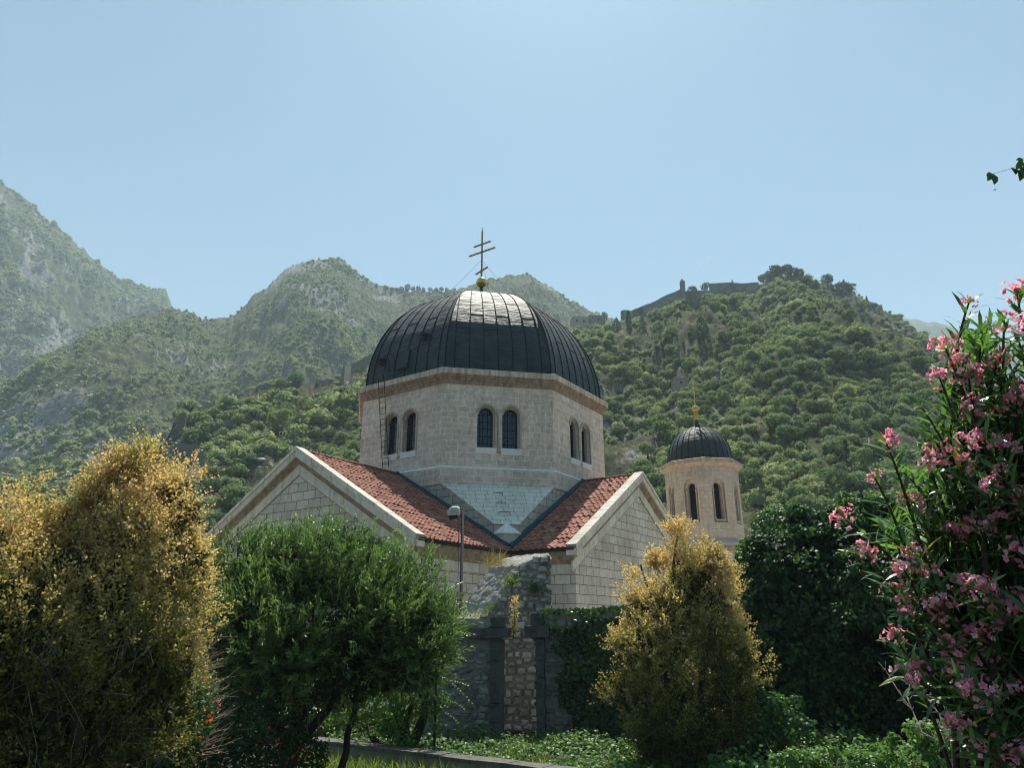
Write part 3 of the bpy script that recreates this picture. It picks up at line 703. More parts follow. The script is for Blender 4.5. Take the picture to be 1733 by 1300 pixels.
SN = [(-500, 900, 130), (-100, 890, 140), (100, 870, 150), (200, 830, 160), (262, 775, 175), (300, 708, 195), (350, 688, 210), (400, 673, 225), (450, 655, 240), (480, 657, 248), (520, 655, 255), (560, 648, 265), (600, 628, 280), (640, 608, 300), (700, 590, 320), (800, 572, 340),
      (900, 562, 360), (960, 556, 372), (1000, 553, 380), (1045, 545, 385), (1090, 530, 390), (1130, 512, 392), (1160, 505, 394), (1205, 497, 398), (1290, 486, 402), (1310, 468, 404), (1350, 466, 405), (1385, 482, 408), (1440, 496, 412), (1480, 516, 415),
      (1530, 545, 418), (1580, 575, 420), (1620, 606, 420), (1700, 668, 420), (1800, 735, 420), (1950, 800, 420), (2300, 900, 400)]
SM = [(-700, 760, 640), (-200, 700, 640), (0, 660, 640), (60, 610, 640), (125, 578, 650), (150, 560, 650), (200, 545, 660), (240, 532, 670), (265, 524, 680), (300, 523, 690), (325, 528, 690), (338, 541, 700), (375, 536, 710), (395, 535, 715), (415, 515, 720), (432, 496, 720), (450, 488, 720), (470, 466, 725), (485, 452, 725), (515, 443, 730),
      (545, 440, 735), (562, 434, 735), (580, 440, 735), (600, 455, 735), (618, 472, 730), (640, 482, 730), (700, 492, 720), (760, 492, 740), (790, 485, 760), (820, 474, 770), (850, 468, 780), (892, 464, 790), (915, 476, 790), (935, 486, 790), (950, 500, 790), (985, 518, 780), (1010, 530, 780), (1060, 548, 780), (1150, 600, 770), (1300, 700, 760), (1700, 900, 760), (2300, 1000, 760)]
SF = [(-700, 60, 1150), (-350, 160, 1150), (-100, 262, 1150), (-40, 290, 1150), (0, 308, 1150), (28, 325, 1150), (62, 346, 1150), (67, 366, 1150), (80, 374, 1150), (100, 386, 1150), (125, 405, 1150), (150, 430, 1160), (165, 442, 1160), (185, 460, 1170), (205, 474, 1180), (232, 480, 1200), (262, 486, 1200), (281, 490, 1200), (289, 508, 1200), (293, 530, 1200), (330, 600, 1200), (420, 720, 1200), (600, 900, 1200)]
SR = [(1300, 640, 1900), (1480, 545, 1900), (1530, 538, 1900), (1560, 542, 1900), (1590, 548, 1900), (1640, 565, 1900), (1700, 572, 1900), (1760, 580, 1900), (1900, 640, 1900), (2300, 700, 1900)]
near = Hill('fortress_hill', SN, 74, 760, 330, M['t_near'], 9, 11, shape=.92, gully=.45, fs=1.)
mid = Hill('middle_hill', SM, [(azel(-700, 700)[0], 170), (azel(300, 700)[0], 190), (azel(620, 700)[0], 300), (azel(1100, 700)[0], 420)], 900, 360, M['t_mid'], 15, 31, shape=1.0, gully=.6, fs=.8, rough=.7)
far = Hill('left_mountain', SF, 480, 560, 320, M['t_far'], 28, 51, shape=1.05, gully=1.0, fs=.6, rough=.6)
dist = Hill('distant_ridge', SR, 1300, 200, 40, M['t_far'], 20, 71, fs=.3, rough=.4)

WALLS = [[(318, 688, 8), (345, 680, 9), (372, 672, 9), (400, 664, 10), (422, 653, 12), (440, 646, 12), (452, 652, 8)],
         [(508, 650, 10), (530, 645, 12), (552, 641, 12), (566, 642, 9)],
         [(574, 622, 28), (580, 621, 28), (592, 618, 22), (608, 608, 20), (626, 598, 22), (660, 590, 18)],
         [(282, 700, 42), (290, 696, 44), (296, 698, 36), (302, 716, 18)],
         [(272, 738, 16), (290, 728, 14), (318, 712, 9)],
         [(330, 709, 14), (350, 707, 16), (375, 708, 16), (402, 710, 14)],
         [(272, 758, 40), (285, 750, 44), (305, 748, 44), (325, 752, 36), (345, 762, 24), (352, 770, 12)],
         [(1058, 524, 14), (1072, 526, 16), (1090, 518, 18), (1105, 513, 18), (1130, 500, 24), (1150, 491, 28), (1156, 488, 30)],
         [(1162, 492, 28), (1185, 491, 26), (1212, 491, 20)],
         [(1207, 479, 20), (1235, 477, 20), (1262, 478, 16), (1293, 476, 12)]]
CLEAR = [(1034, 538, 1058, 570), (1057, 520, 1073, 570), (1080, 536, 1102, 564), (1174, 535, 1204, 582), (1389, 752, 1403, 808), (1018, 526, 1034, 552), (964, 534, 1026, 556), (1128, 638, 1152, 662), (500, 676, 536, 712), (440, 706, 494, 754), (1050, 520, 1066, 542)]
# ---- bush templates: lumpy core plus leaf clumps
def ico():
    t = (1+5**.5)/2
    v = np.array([(-1, t, 0), (1, t, 0), (-1, -t, 0), (1, -t, 0), (0, -1, t), (0, 1, t), (0, -1, -t), (0, 1, -t), (t, 0, -1), (t, 0, 1), (-t, 0, -1), (-t, 0, 1)])
    f = [(0, 11, 5), (0, 5, 1), (0, 1, 7), (0, 7, 10), (0, 10, 11), (1, 5, 9), (5, 11, 4), (11, 10, 2), (10, 7, 6), (7, 1, 8), (3, 9, 4), (3, 4, 2), (3, 2, 6), (3, 6, 8), (3, 8, 9), (4, 9, 5), (2, 4, 11), (6, 2, 10), (8, 6, 7), (9, 8, 1)]
    return v/np.linalg.norm(v, axis=1)[:, None], np.array(f)
ICO = ico()
def unit(a): return a/np.maximum(np.linalg.norm(a, axis=-1, keepdims=True), 1e-9)
def bush_tpl(r, nleaf, core=.66, lump=.28, size=.30, asp=1.):
    """unit crown, z 0..1.6, radius about 1"""
    v, f = ICO; V = [v*core*(1+r.uniform(-.2, .2, (12, 1)))*np.array([1, 1, .8*asp])+[0, 0, .75*asp]]; F = [f]; T = [np.full(12, .05)]
    nl = 7; lc = unit(r.normal(size=(nl, 3)))*.5; lc[:, 2] = np.abs(lc[:, 2])*.9*asp
    w = r.integers(0, nl, nleaf); d = unit(r.normal(size=(nleaf, 3))+[0, 0, .35])
    P = lc[w]+d*r.uniform(.38, .62, (nleaf, 1)); P[:, 2] = P[:, 2]*asp+.55*asp
    nrm = unit(d+r.normal(0, .32, (nleaf, 3))+[0, 0, .15]); a = unit(np.cross(nrm, r.normal(size=(nleaf, 3)))); b = np.cross(nrm, a)
    s = size*r.uniform(.6, 1.25, (nleaf, 1)); q = np.stack([P+a*s, P-a*s*.5+b*s*.8, P-a*s*.5-b*s*.8], 1).reshape(-1, 3)
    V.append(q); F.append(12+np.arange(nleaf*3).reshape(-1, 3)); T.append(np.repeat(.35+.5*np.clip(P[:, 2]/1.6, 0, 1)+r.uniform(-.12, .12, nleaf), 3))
    return np.concatenate(V), np.concatenate(F), np.concatenate(T)
def merge(name, tpls, P, S, mat, r, tintv, zs=None, label=None, kind='stuff'):
    Vs, Fs, Ts = [], [], []; off = 0; which = r.integers(0, len(tpls), len(P)); rz = r.uniform(0, 6.28, len(P))
    for k, (v, f, t) in enumerate(tpls):
        ix = np.where(which == k)[0]; m = len(ix)
        if not m: continue
        c, s_ = np.cos(rz[ix])[:, None], np.sin(rz[ix])[:, None]
        X = v[None, :, 0]*c-v[None, :, 1]*s_; Y = v[None, :, 0]*s_+v[None, :, 1]*c
        sz = S[ix][:, None]; z = v[None, :, 2]*sz*((zs[ix][:, None]) if zs is not None else 1)
        W = np.stack([X*sz+P[ix, 0:1], Y*sz+P[ix, 1:2], z+P[ix, 2:3]-.25*sz], -1)
        Vs.append(W.reshape(-1, 3)); Fs.append((f[None]+(np.arange(m)*len(v))[:, None, None]+off).reshape(-1, 3)); off += m*len(v)
        Ts.append((t[None]*.55+tintv[ix][:, None]).ravel())
    o = np_mesh(name, np.concatenate(Vs), np.concatenate(Fs), mat, tint=np.clip(np.concatenate(Ts), 0, 1))
    struct(o, kind, label); return o
r = np.random.default_rng(3)
TP = [bush_tpl(r, 110, size=.21) for _ in range(6)]; TPF = [bush_tpl(r, 340, size=.125) for _ in range(6)]
def scatter(hill, name, n, smin, smax, seed, thr, tpls, label, tb=.1, t0=.02, t1=1.):
    r = np.random.default_rng(seed); P, sl, t = hill.scatter(n, r, t0, t1)
    if hill is near:
        D = P-CAM; zz = D@FWD; px = 866.5+FPX*(D@RGT)/zz; py = 650-FPX*((D+[0, 0, 1.])@UPV)/zz; ok = np.ones(len(P), bool)
        for seg in WALLS:
            q = np.array(seg); top = np.interp(px, q[:, 0], q[:, 1]); hh = np.interp(px, q[:, 0], q[:, 2])
            ok &= ~((px > q[0, 0]-3) & (px < q[-1, 0]+3) & (py > top-8) & (py < np.where(px > 1000, top+hh*.45, top+hh*.8+15)))
        for (x0, y0, x1, y1) in CLEAR: ok &= ~((px > x0) & (px < x1) & (py > y0) & (py < y1))
        P, sl, t = P[ok], sl[ok], t[ok]; n = len(P)
    nz = fbm(P[:, 0]*.018, P[:, 1]*.018, seed, 4)+.6*fbm(P[:, 0]*.08, P[:, 1]*.08, seed+1, 3)
    keep = (nz+r.normal(0, .16, n) > thr+(.12 if hill is near else 0))
    P, t, nz = P[keep], t[keep], nz[keep]
    S = (smin+(smax-smin)*r.random(len(P))**1.6)*(1+.6*(r.random(len(P)) < .10))*(.8+.5*np.clip(nz, -.3, .6))
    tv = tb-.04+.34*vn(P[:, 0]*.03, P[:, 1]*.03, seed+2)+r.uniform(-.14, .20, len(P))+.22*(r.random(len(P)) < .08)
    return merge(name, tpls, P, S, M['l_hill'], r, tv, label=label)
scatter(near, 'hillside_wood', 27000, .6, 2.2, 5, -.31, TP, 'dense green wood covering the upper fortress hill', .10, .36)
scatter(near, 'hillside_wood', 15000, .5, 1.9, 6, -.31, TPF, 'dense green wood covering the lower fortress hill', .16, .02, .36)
TP2 = [bush_tpl(r, 34, size=.34) for _ in range(5)]
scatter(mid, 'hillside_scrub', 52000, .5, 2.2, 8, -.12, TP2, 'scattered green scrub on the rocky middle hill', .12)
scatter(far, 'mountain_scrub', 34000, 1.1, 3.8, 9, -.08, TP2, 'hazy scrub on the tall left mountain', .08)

def rock_tpl(r):
    v, f = ICO; V = v*r.uniform(.6, 1.15, (12, 1))*[1, .9, .6]; return V, f, np.full(12, .5)
RT = [rock_tpl(np.random.default_rng(i)) for i in range(5)]
for hill, nm, n, a, b_, sd_, th in ((mid, 'hillside_boulders', 42000, .35, 1.5, 71, -.05), (far, 'mountain_boulders', 22000, .8, 2.8, 72, .0), (near, 'hillside_boulders', 5000, .3, 1.0, 73, .05)):
    r = np.random.default_rng(sd_); P, _, t = hill.scatter(n, r, .03); nz = fbm(P[:, 0]*.02+50, P[:, 1]*.02, sd_, 4)+.7*fbm(P[:, 0]*.09, P[:, 1]*.09, sd_+1, 3); P = P[nz > th]
    merge(nm, RT, P, a+(b_-a)*r.random(len(P))**2.5, M['boulder'], r, np.zeros(len(P)), label='pale limestone boulders strewn over the slope')

# ------------------------------------------------------------------ leaf machinery
def leaf_quads(P, D, N, L, W, tint, fold=.12):
    """diamond leaves: base P, direction D, normal N"""
    P, D, N = map(np.asarray, (P, D, N)); L = np.broadcast_to(np.asarray(L), len(P))[:, None]; W = np.broadcast_to(np.asarray(W), len(P))[:, None]
    D = unit(D); S = unit(np.cross(D, N)); N = np.cross(S, D)
    V = np.stack([P, P+D*L*.45+S*W*.5+N*L*fold, P+D*L, P+D*L*.45-S*W*.5+N*L*fold], 1).reshape(-1, 3)
    return V, np.arange(len(P)*4).reshape(-1, 4), np.repeat(tint, 4)
def oval_leaves(P, D, N, L, W, tint, droop=.1):
    """eight-point leaves in three quads"""
    D = unit(D); S = unit(np.cross(D, N)); N = np.cross(S, D); L = np.asarray(L)[:, None]; W = np.asarray(W)[:, None]
    rows = []
    for f, w in ((0, .08), (.3, .46), (.68, .42), (1, .03)):
        c = P+D*L*f-N*L*droop*f*f*2
        rows += [c+S*W*w+N*W*.10*w*4, c-S*W*w+N*W*.10*w*4]
    V = np.stack(rows, 1).reshape(-1, 3); b = np.arange(len(P))*8
    F = np.concatenate([np.stack([b+i, b+i+1, b+i+3, b+i+2], 1) for i in (0, 2, 4)])
    return V, F, np.repeat(tint, 8)
def joinm(parts):
    V, F, T = [], [], []; o = 0
    for v, f, t in parts: V.append(v); F.append(f+o); T.append(t); o += len(v)
    return np.concatenate(V), np.concatenate(F), np.concatenate(T)
def blob_points(blobs, n, r, lo=.55, gap=.0, gs=1.5, seed=0, lump=.14):
    """points in the outer shell of ellipsoid blobs; returns positions, outward directions, depth 0..1"""
    B = np.array([b[:6] for b in blobs]); w = (B[:, 3]*B[:, 4]+B[:, 5]*B[:, 4]+B[:, 3]*B[:, 5]); w = w+.35*w.mean(); w = w/w.sum()
    k = r.choice(len(B), int(n*2.2), p=w); d = unit(r.normal(size=(len(k), 3))); f = lo+(1-lo)*r.random(len(k))**.6
    f = f*(1+lump*(vn(d[:, 0]*2.6+k*3.1, d[:, 1]*2.6+d[:, 2]*2.9, seed+7)-.5)*2)
    P = B[k, :3]+d*f[:, None]*B[k, 3:6]
    ins = np.zeros(len(P), bool)
    for i, b in enumerate(B):
        q = (((P-b[:3])/b[3:6])**2).sum(1); ins |= (q < lo*lo*.8) & (k != i)
    nz = vn(P[:, 0]*gs+P[:, 2]*.7*gs, P[:, 1]*gs+P[:, 2]*.9*gs, seed+3)
    ok = ~ins & (nz > gap)
    P, d, f = P[ok][:n], d[ok][:n], f[ok][:n]
    return P, unit(d/B[k][ok][:n, 3:6]), f
def shoots(P, O, r, nl, length, up, spread):
    """leafy shoots: start points P, outward O -> leaf base points and directions"""
    n = len(P); D = unit(O*(1-up)+np.array([0, 0, 1.])*up+r.normal(0, spread, (n, 3)))
    Ls = length*r.uniform(.6, 1.3, n); t = np.tile(np.linspace(.15, 1, nl), n)
    B = np.repeat(P, nl, 0)+np.repeat(D*Ls[:, None], nl, 0)*t[:, None]
    return B, np.repeat(D, nl, 0), t, D, Ls
def mirror_core(blobs, k, seed):
    """dense inner mass of a crown so that the sky does not shine through its middle"""
    r = np.random.default_rng(seed); V, F = [], []; v, f = ICO
    for i, b in enumerate(blobs):
        V.append(v*np.array(b[3:6])*k*(1+r.uniform(-.25, .15, (12, 1)))+np.array(b[:3])); F.append(f+12*i)
    V = np.concatenate(V); return V, np.concatenate(F)

def clumpy(blobs, k, frac, seed, zs=1.25, shrink=.84):
    r = np.random.default_rng(seed); out = []
    for b in blobs:
        b = tuple(b[:6]); out.append(b[:3]+tuple(shrink*q for q in b[3:6]))
        for i in range(k):
            d = unit(r.normal(size=3)+np.array([0, -.25, .1])); f = frac*r.uniform(.7, 1.3); m = min(b[3:6])
            out.append(tuple(np.array(b[:3])+d*np.array(b[3:6])*.82)+(m*f, m*f, m*f*zs))
    return out
# ------------------------------------------------------------------ round green tree
def limbs(mb, root, targets, r0, r1, seed, n=8, droop=0, seg=7):
    r = random.Random(seed)
    for tx in targets:
        a, b = Vector(root), Vector(tx); pts = []
        off = Vector((r.uniform(-.2, .2), r.uniform(-.2, .2), 0))*(b-a).length
        for i in range(seg+1):
            t = i/seg; p = a.lerp(b, t)+off*math.sin(math.pi*t)*.7+Vector((r.uniform(-1, 1), r.uniform(-1, 1), r.uniform(-1, 1)))*.02*(b-a).length
            pts.append(p)
        mb.tube(pts, [r0+(r1-r0)*i/seg for i in range(seg+1)], n)
def twigs(mb, P, D, L, r, rad=.006, n=3, curve=.25):
    for p, d, l in zip(P, D, L):
        s = Vector((r.uniform(-1, 1), r.uniform(-1, 1), r.uniform(-.5, .8)))*curve*l; p = Vector(p); d = Vector(d)
        mb.tube([p, p+d*l*.5+s*.5, p+d*l+s*.4], [rad, rad*.7, rad*.25], n, False)

def W2(px, py, r): return at(px, py, r)
tc = at(545, 1045, 14.0); b0 = at(485, 1290, 14.0)
gt_ = empty('round_tree', (b0[0], b0[1], 0)); tag(gt_, 'round bushy green tree with narrow upright leaves in front of the left gable', 'tree')
o = np.array([b0[0], b0[1], 0]); c0 = tc-o
blobs = [(c0[0], c0[1], c0[2]-.12, 2.15, 1.9, 1.42), (c0[0]-1.45, c0[1], c0[2]+.1, .95, 1.2, 1.05), (c0[0]+1.30, c0[1]-.1, c0[2]-.25, 1.05, 1.2, 1.10), (c0[0]+.25, c0[1], c0[2]+.85, 1.25, 1.1, .85), (c0[0]-.9, c0[1], c0[2]+.75, .8, .9, .62), (c0[0]+.1, c0[1], c0[2]-.75, 1.8, 1.4, .85), (c0[0]-1.1, c0[1]+.2, c0[2]-.7, 1., 1., .85), (c0[0]+1.5, c0[1]+.2, c0[2]-.65, .75, .9, .75)]
r = np.random.default_rng(21)
P, O, f = blob_points(clumpy(blobs, 7, .34, 5), 5200, r, .62, .22, 2.6, 4, .2)
B, D, t, SD, SL_ = shoots(P, O, r, 18, .42, .48, .26)
side = unit(np.cross(D, r.normal(size=D.shape))); LD = unit(D*.75+side*.55)
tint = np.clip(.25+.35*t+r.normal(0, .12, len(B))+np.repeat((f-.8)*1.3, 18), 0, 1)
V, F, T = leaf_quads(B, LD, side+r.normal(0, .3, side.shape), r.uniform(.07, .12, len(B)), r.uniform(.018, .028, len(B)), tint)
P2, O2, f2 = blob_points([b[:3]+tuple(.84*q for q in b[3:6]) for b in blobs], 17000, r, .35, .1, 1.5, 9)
V2, F2, T2 = leaf_quads(P2, unit(O2+r.normal(0, .8, O2.shape)), r.normal(size=O2.shape), r.uniform(.10, .16, len(P2)), r.uniform(.04, .06, len(P2)), np.full(len(P2), .0))  # filler leaves get the darkest tint: crown's inner shade put into their colour
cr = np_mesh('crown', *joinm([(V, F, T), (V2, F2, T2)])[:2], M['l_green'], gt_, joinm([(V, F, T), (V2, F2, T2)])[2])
tr = MB(); tr.tube([(0, 0, -.3), (.02, 0, .45), (-.03, 0, .9)], [.17, .13, .12], 10)
limbs(tr, (-.02, 0, .75), [(c0[0]-1.2, c0[1], c0[2]-.2), (c0[0]-.3, c0[1]+.3, c0[2]+.3), (c0[0]-.9, c0[1]-.4, c0[2]+.4), (.05, .1, 2.4)], .10, .03, 3)
limbs(tr, (.05, 0, .45), [(c0[0]+.8, c0[1], c0[2]-.2), (c0[0]+1.2, c0[1]+.3, c0[2]+.2)], .09, .03, 4)
limbs(tr, (.72, .1, -.2), [(c0[0]+.75, c0[1]+.1, c0[2]-.5)], .07, .035, 5)
r2 = random.Random(4); ii = r.integers(0, len(P), 220); twigs(tr, P[ii]-SD[ii]*.4, SD[ii], np.full(220, .7), r2, .008)
tr.build('trunk', M['darkbark'], gt_)

# ------------------------------------------------------------------ golden trees
def golden(name, loc, blobs, tops, nsh, seed, label, cat, leaf=(.035, .06), gw=.8, zlo=0, zhi=4, twn=300, low_green=.6, nl=12, sl=.34, targets=None, tr_r=.09, gap=.28):
    root = empty(name, loc); tag(root, label, cat)
    r = np.random.default_rng(seed); P, O, f = blob_points(clumpy(blobs, 6, .40, seed, 1.35, .74), nsh, r, .55, gap*.7, 3.0, seed, .30)
    B, D, t, SD, SL_ = shoots(P, O, r, nl, sl, .55, .30)
    n = len(B); side = unit(np.cross(D, r.normal(size=D.shape)))
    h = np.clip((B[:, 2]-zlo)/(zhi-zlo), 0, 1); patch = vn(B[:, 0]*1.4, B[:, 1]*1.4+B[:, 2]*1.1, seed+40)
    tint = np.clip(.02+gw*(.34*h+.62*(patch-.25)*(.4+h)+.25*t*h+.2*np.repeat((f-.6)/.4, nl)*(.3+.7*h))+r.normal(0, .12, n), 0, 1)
    L = r.uniform(leaf[0], leaf[1], n)
    V, F, T = leaf_quads(B+side*.01, unit(D*.5+side*.8), r.normal(size=D.shape), L, L*.7, tint)
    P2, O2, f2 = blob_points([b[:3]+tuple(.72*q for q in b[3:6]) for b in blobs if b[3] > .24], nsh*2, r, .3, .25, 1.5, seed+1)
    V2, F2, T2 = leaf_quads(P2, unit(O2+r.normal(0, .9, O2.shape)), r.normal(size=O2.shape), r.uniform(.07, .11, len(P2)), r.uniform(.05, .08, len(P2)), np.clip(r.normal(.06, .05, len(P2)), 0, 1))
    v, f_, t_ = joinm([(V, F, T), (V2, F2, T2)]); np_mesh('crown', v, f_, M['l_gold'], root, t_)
    tr = MB(); limbs(tr, (0, 0, -.2), targets or tops, tr_r, .018, seed, 7); tr.build('trunk', M['bark'], root)
    tw = MB(); r2 = random.Random(seed); ii = r.integers(0, len(P), twn); twigs(tw, P[ii]-SD[ii]*.25, SD[ii], r.uniform(.25, .7, twn), r2, .0045, 3, .35)
    tw.build('bare_twigs', M['twig'], root)
    return root
def blob_px(o, lst, r, dy=.8):
    """ellipsoids (px, py, half width px, half height px) at distance r, relative to o"""
    out = []
    for e in lst:
        px, py, hw, hh = e[:4]; rr_ = r+(e[4] if len(e) > 4 else 0); c = at(px, py, rr_); k = rr_/1150
        out.append((c[0]-o[0], c[1]-o[1], c[2]-o[2], hw*k, max(min(hw*k*1.1, dy), .12), hh*k))
    return out
# left golden tree
lo = at(150, 1250, 8.6); lo[2] = 0
bl = blob_px(lo, [(256, 812, 24, 62), (250, 915, 62, 85), (180, 838, 26, 38), (185, 938, 34, 46), (48, 828, 10, 18, .3), (58, 862, 11, 22, .3), (116, 925, 18, 24), (205, 805, 7, 26), (284, 846, 11, 26), (158, 850, 9, 24), (96, 885, 7, 20), (225, 850, 14, 36), (15, 900, 9, 24), (290, 880, 45, 75), (310, 960, 36, 60), (120, 985, 72, 60), (40, 955, 36, 38), (20, 1010, 70, 90), (200, 1000, 110, 90), (290, 1010, 45, 55),
     (60, 1110, 110, 110), (190, 1110, 100, 110), (20, 1230, 110, 120, -.2), (150, 1240, 130, 110, -.2), (255, 1200, 60, 90), (290, 1120, 40, 60, .3), (-70, 1050, 90, 160), (-60, 1240, 110, 130)], 8.6, .75)
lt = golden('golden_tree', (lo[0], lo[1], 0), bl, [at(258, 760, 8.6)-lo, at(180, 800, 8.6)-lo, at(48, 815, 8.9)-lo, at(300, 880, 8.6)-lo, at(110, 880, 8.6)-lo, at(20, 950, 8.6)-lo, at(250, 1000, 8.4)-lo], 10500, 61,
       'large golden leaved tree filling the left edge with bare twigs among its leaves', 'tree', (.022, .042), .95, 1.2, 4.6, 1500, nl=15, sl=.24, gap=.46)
# right golden tree
ro = at(1165, 1310, 15.0); ro[2] = 0
br_ = blob_px(ro, [(1152, 925, 16, 42), (1155, 985, 42, 60), (1085, 985, 14, 50), (1095, 1045, 38, 55), (1190, 945, 7, 30), (1075, 970, 6, 26), (1216, 965, 6, 28), (1245, 1065, 14, 22), (1050, 1100, 12, 20), (1112, 965, 7, 30), (1085, 1110, 45, 45), (1065, 1175, 30, 30), (1140, 1080, 75, 80), (1195, 1000, 34, 62), (1215, 1060, 36, 60), (1235, 1120, 42, 40), (1175, 1150, 78, 85), (1120, 1190, 58, 70), (1225, 1180, 34, 42), (1165, 1250, 70, 60), (1110, 1250, 36, 45), (1225, 985, 16, 30)], 15.0, .85)
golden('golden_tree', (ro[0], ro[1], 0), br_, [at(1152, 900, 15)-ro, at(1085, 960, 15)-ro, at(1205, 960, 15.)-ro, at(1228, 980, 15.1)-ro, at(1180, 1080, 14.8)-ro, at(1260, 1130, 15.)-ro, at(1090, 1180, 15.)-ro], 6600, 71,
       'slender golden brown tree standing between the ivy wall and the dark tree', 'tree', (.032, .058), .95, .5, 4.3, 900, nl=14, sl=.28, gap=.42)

# ------------------------------------------------------------------ big dark tree
def dense(name, ctr_r, lst, n, seed, label, cat, mat, leaf, k=.78, tint0=.15, tint1=.6, dy=2.0, base=None, gap=.12, lo=.72, par=None, trunk=True, gs=1.2):
    o = at(*base); o[2] = 0; root = empty(name, (o[0], o[1], 0)); tag(root, label, cat)
    B = blob_px(o, lst, ctr_r, dy); r = np.random.default_rng(seed)
    P, O, f = blob_points(clumpy(B, 7, .36, seed, .9), n, r, lo, gap, gs, seed)
    m = len(P); N = unit(O+r.normal(0, .55, (m, 3))+[0, 0, .25]); D = unit(np.cross(N, r.normal(size=(m, 3)))+[0, 0, -.2])
    L = r.uniform(leaf[0], leaf[1], m)
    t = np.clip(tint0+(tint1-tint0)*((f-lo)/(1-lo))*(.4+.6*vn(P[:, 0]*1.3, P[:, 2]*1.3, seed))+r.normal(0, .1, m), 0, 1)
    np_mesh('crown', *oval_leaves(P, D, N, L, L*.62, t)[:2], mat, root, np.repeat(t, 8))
    if k > .6:
        Pf, Of, ff = blob_points([b[:3]+tuple(.70*q for q in b[3:6]) for b in B], n//3, np.random.default_rng(seed+9), .4, .0, gs, seed+2)
        np_mesh('inner_leaves', *leaf_quads(Pf, unit(r.normal(size=Pf.shape)), unit(Of+r.normal(0, .4, Pf.shape)), r.uniform(.18, .28, len(Pf)), r.uniform(.14, .2, len(Pf)), np.full(len(Pf), .05))[:2], mat, root, np.full(len(Pf)*4, .03))  # near-black tint paints the shade of the crown's interior into these leaves
    if trunk:
        tr = MB(); limbs(tr, (0, 0, -.2), [b[:3] for b in B[:6]], .14, .03, seed); tr.build('trunk', M['darkbark'], root)
    return root
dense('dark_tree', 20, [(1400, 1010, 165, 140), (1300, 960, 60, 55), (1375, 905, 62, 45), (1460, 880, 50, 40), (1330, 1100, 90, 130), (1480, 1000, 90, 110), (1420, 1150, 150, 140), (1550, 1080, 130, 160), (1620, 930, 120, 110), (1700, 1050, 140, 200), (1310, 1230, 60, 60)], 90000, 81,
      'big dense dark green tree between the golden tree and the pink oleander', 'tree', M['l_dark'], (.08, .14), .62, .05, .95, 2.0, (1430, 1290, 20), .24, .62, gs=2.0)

# ------------------------------------------------------------------ ruined wall
def stones(mb_v, w, h, org, ux, nrm, r, sw=(.16, .34), sh=(.10, .22), inside=None, dep=.1, tint=None):
    """irregular bulging stones in rough courses on a plane"""
    V, F, T = [], [], []; z = 0
    cnt = 0
    while z < h:
        hh = r.uniform(*sh); x = -r.uniform(0, .2)
        while x < w:
            ww = r.uniform(*sw); cx, cz = x+ww/2, z+hh/2+r.normal(0, .022)+.05*math.sin(x*2.3+z*1.7)
            if inside is None or inside(cx, cz):
                g = .014; a, b = ww/2-g, hh/2-g; dd = r.uniform(.4, 1.)*dep
                ring0 = [(-1, -1), (0, -1.05), (1, -1), (1.03, 0), (1, 1), (0, 1.05), (-1, 1), (-1.03, 0)]
                j = r.uniform(.70, 1.10, 8); pts = []
                for q, (u, v) in enumerate(ring0): pts.append((cx+u*a*j[q], cz+v*b*j[q], -.06))
                for q, (u, v) in enumerate(ring0): pts.append((cx+u*a*j[q]*.86, cz+v*b*j[q]*.84, dd*.85))
                for q, (u, v) in enumerate(ring0): pts.append((cx+u*a*j[q]*.5, cz+v*b*j[q]*.5, dd*r.uniform(.95, 1.25)))
                pts.append((cx, cz, dd*1.15))
                base = len(V)
                for (u, v, d) in pts: V.append(org+ux*u+nrm*d+np.array([0, 0, v]))
                for rr_ in (0, 8):
                    for q in range(8): F.append((base+rr_+q, base+rr_+(q+1) % 8, base+rr_+8+(q+1) % 8, base+rr_+8+q))
                for q in range(8): F.append((base+16+q, base+16+(q+1) % 8, base+24, base+24))
                T += [r.uniform(.1, .9)]*25; cnt += 1
            x += ww
        z += hh
    return V, F, T
def stone_obj(name, VFT, parent, mat=None):
    V, F, T = VFT
    me = bpy.data.meshes.new(name); F = [f[:3] if f[2] == f[3] else f for f in F]
    me.from_pydata([tuple(map(float, v)) for v in V], [], [tuple(map(int, f)) for f in F])
    a = me.attributes.new('tint', 'FLOAT', 'POINT'); a.data.foreach_set('value', T); me.update()
    return link(name, me, parent, mat or M['rubble'])
def slab(mb, outline, org, ux, nrm, d0, d1):
    """extruded outline (u,z) between depths along nrm"""
    f = [org+ux*u+nrm*d0+np.array([0, 0, z]) for u, z in outline]; b = [org+ux*u+nrm*d1+np.array([0, 0, z]) for u, z in outline]
    mb.face(f); mb.face(b[::-1])
    for i in range(len(f)): mb.face([f[i], f[(i+1) % len(f)], b[(i+1) % len(f)], b[i]])
WR_R = 19.3
ruin = empty('ruined_wall', (0, 0, 0)); tag(ruin, 'old ruined rubble wall with an open doorway below the church', 'ruin')
pL, pR = at(745, 1100, WR_R), at(1085, 1100, 18.6); ux = unit((pR-pL)*[1, 1, 0]); nrm = np.array([ux[1], -ux[0], 0]); org = np.array([pL[0], pL[1], -.1])
Wt = float(np.linalg.norm((pR-pL)[:2])); k_ = Wt/340
ruin.location = (org[0], org[1], 0); o0 = np.array([0, 0, -.1])
u_ = lambda px: (px-745)*k_
def z_(py, px=900):
    a = org+ux*u_(px); return float(at(px, py, np.hypot(*(a[:2]-CAM[:2])))[2]+.1)
dl, dr_ = u_(852), u_(912)
lt_top, rt_top, ld = z_(1046), z_(1037), z_(1080)
core = MB()
slab(core, [(-.6, 0), (dl-.02, 0), (dl-.02, ld), (-.6, ld)], o0, ux, nrm, -.45, .0)
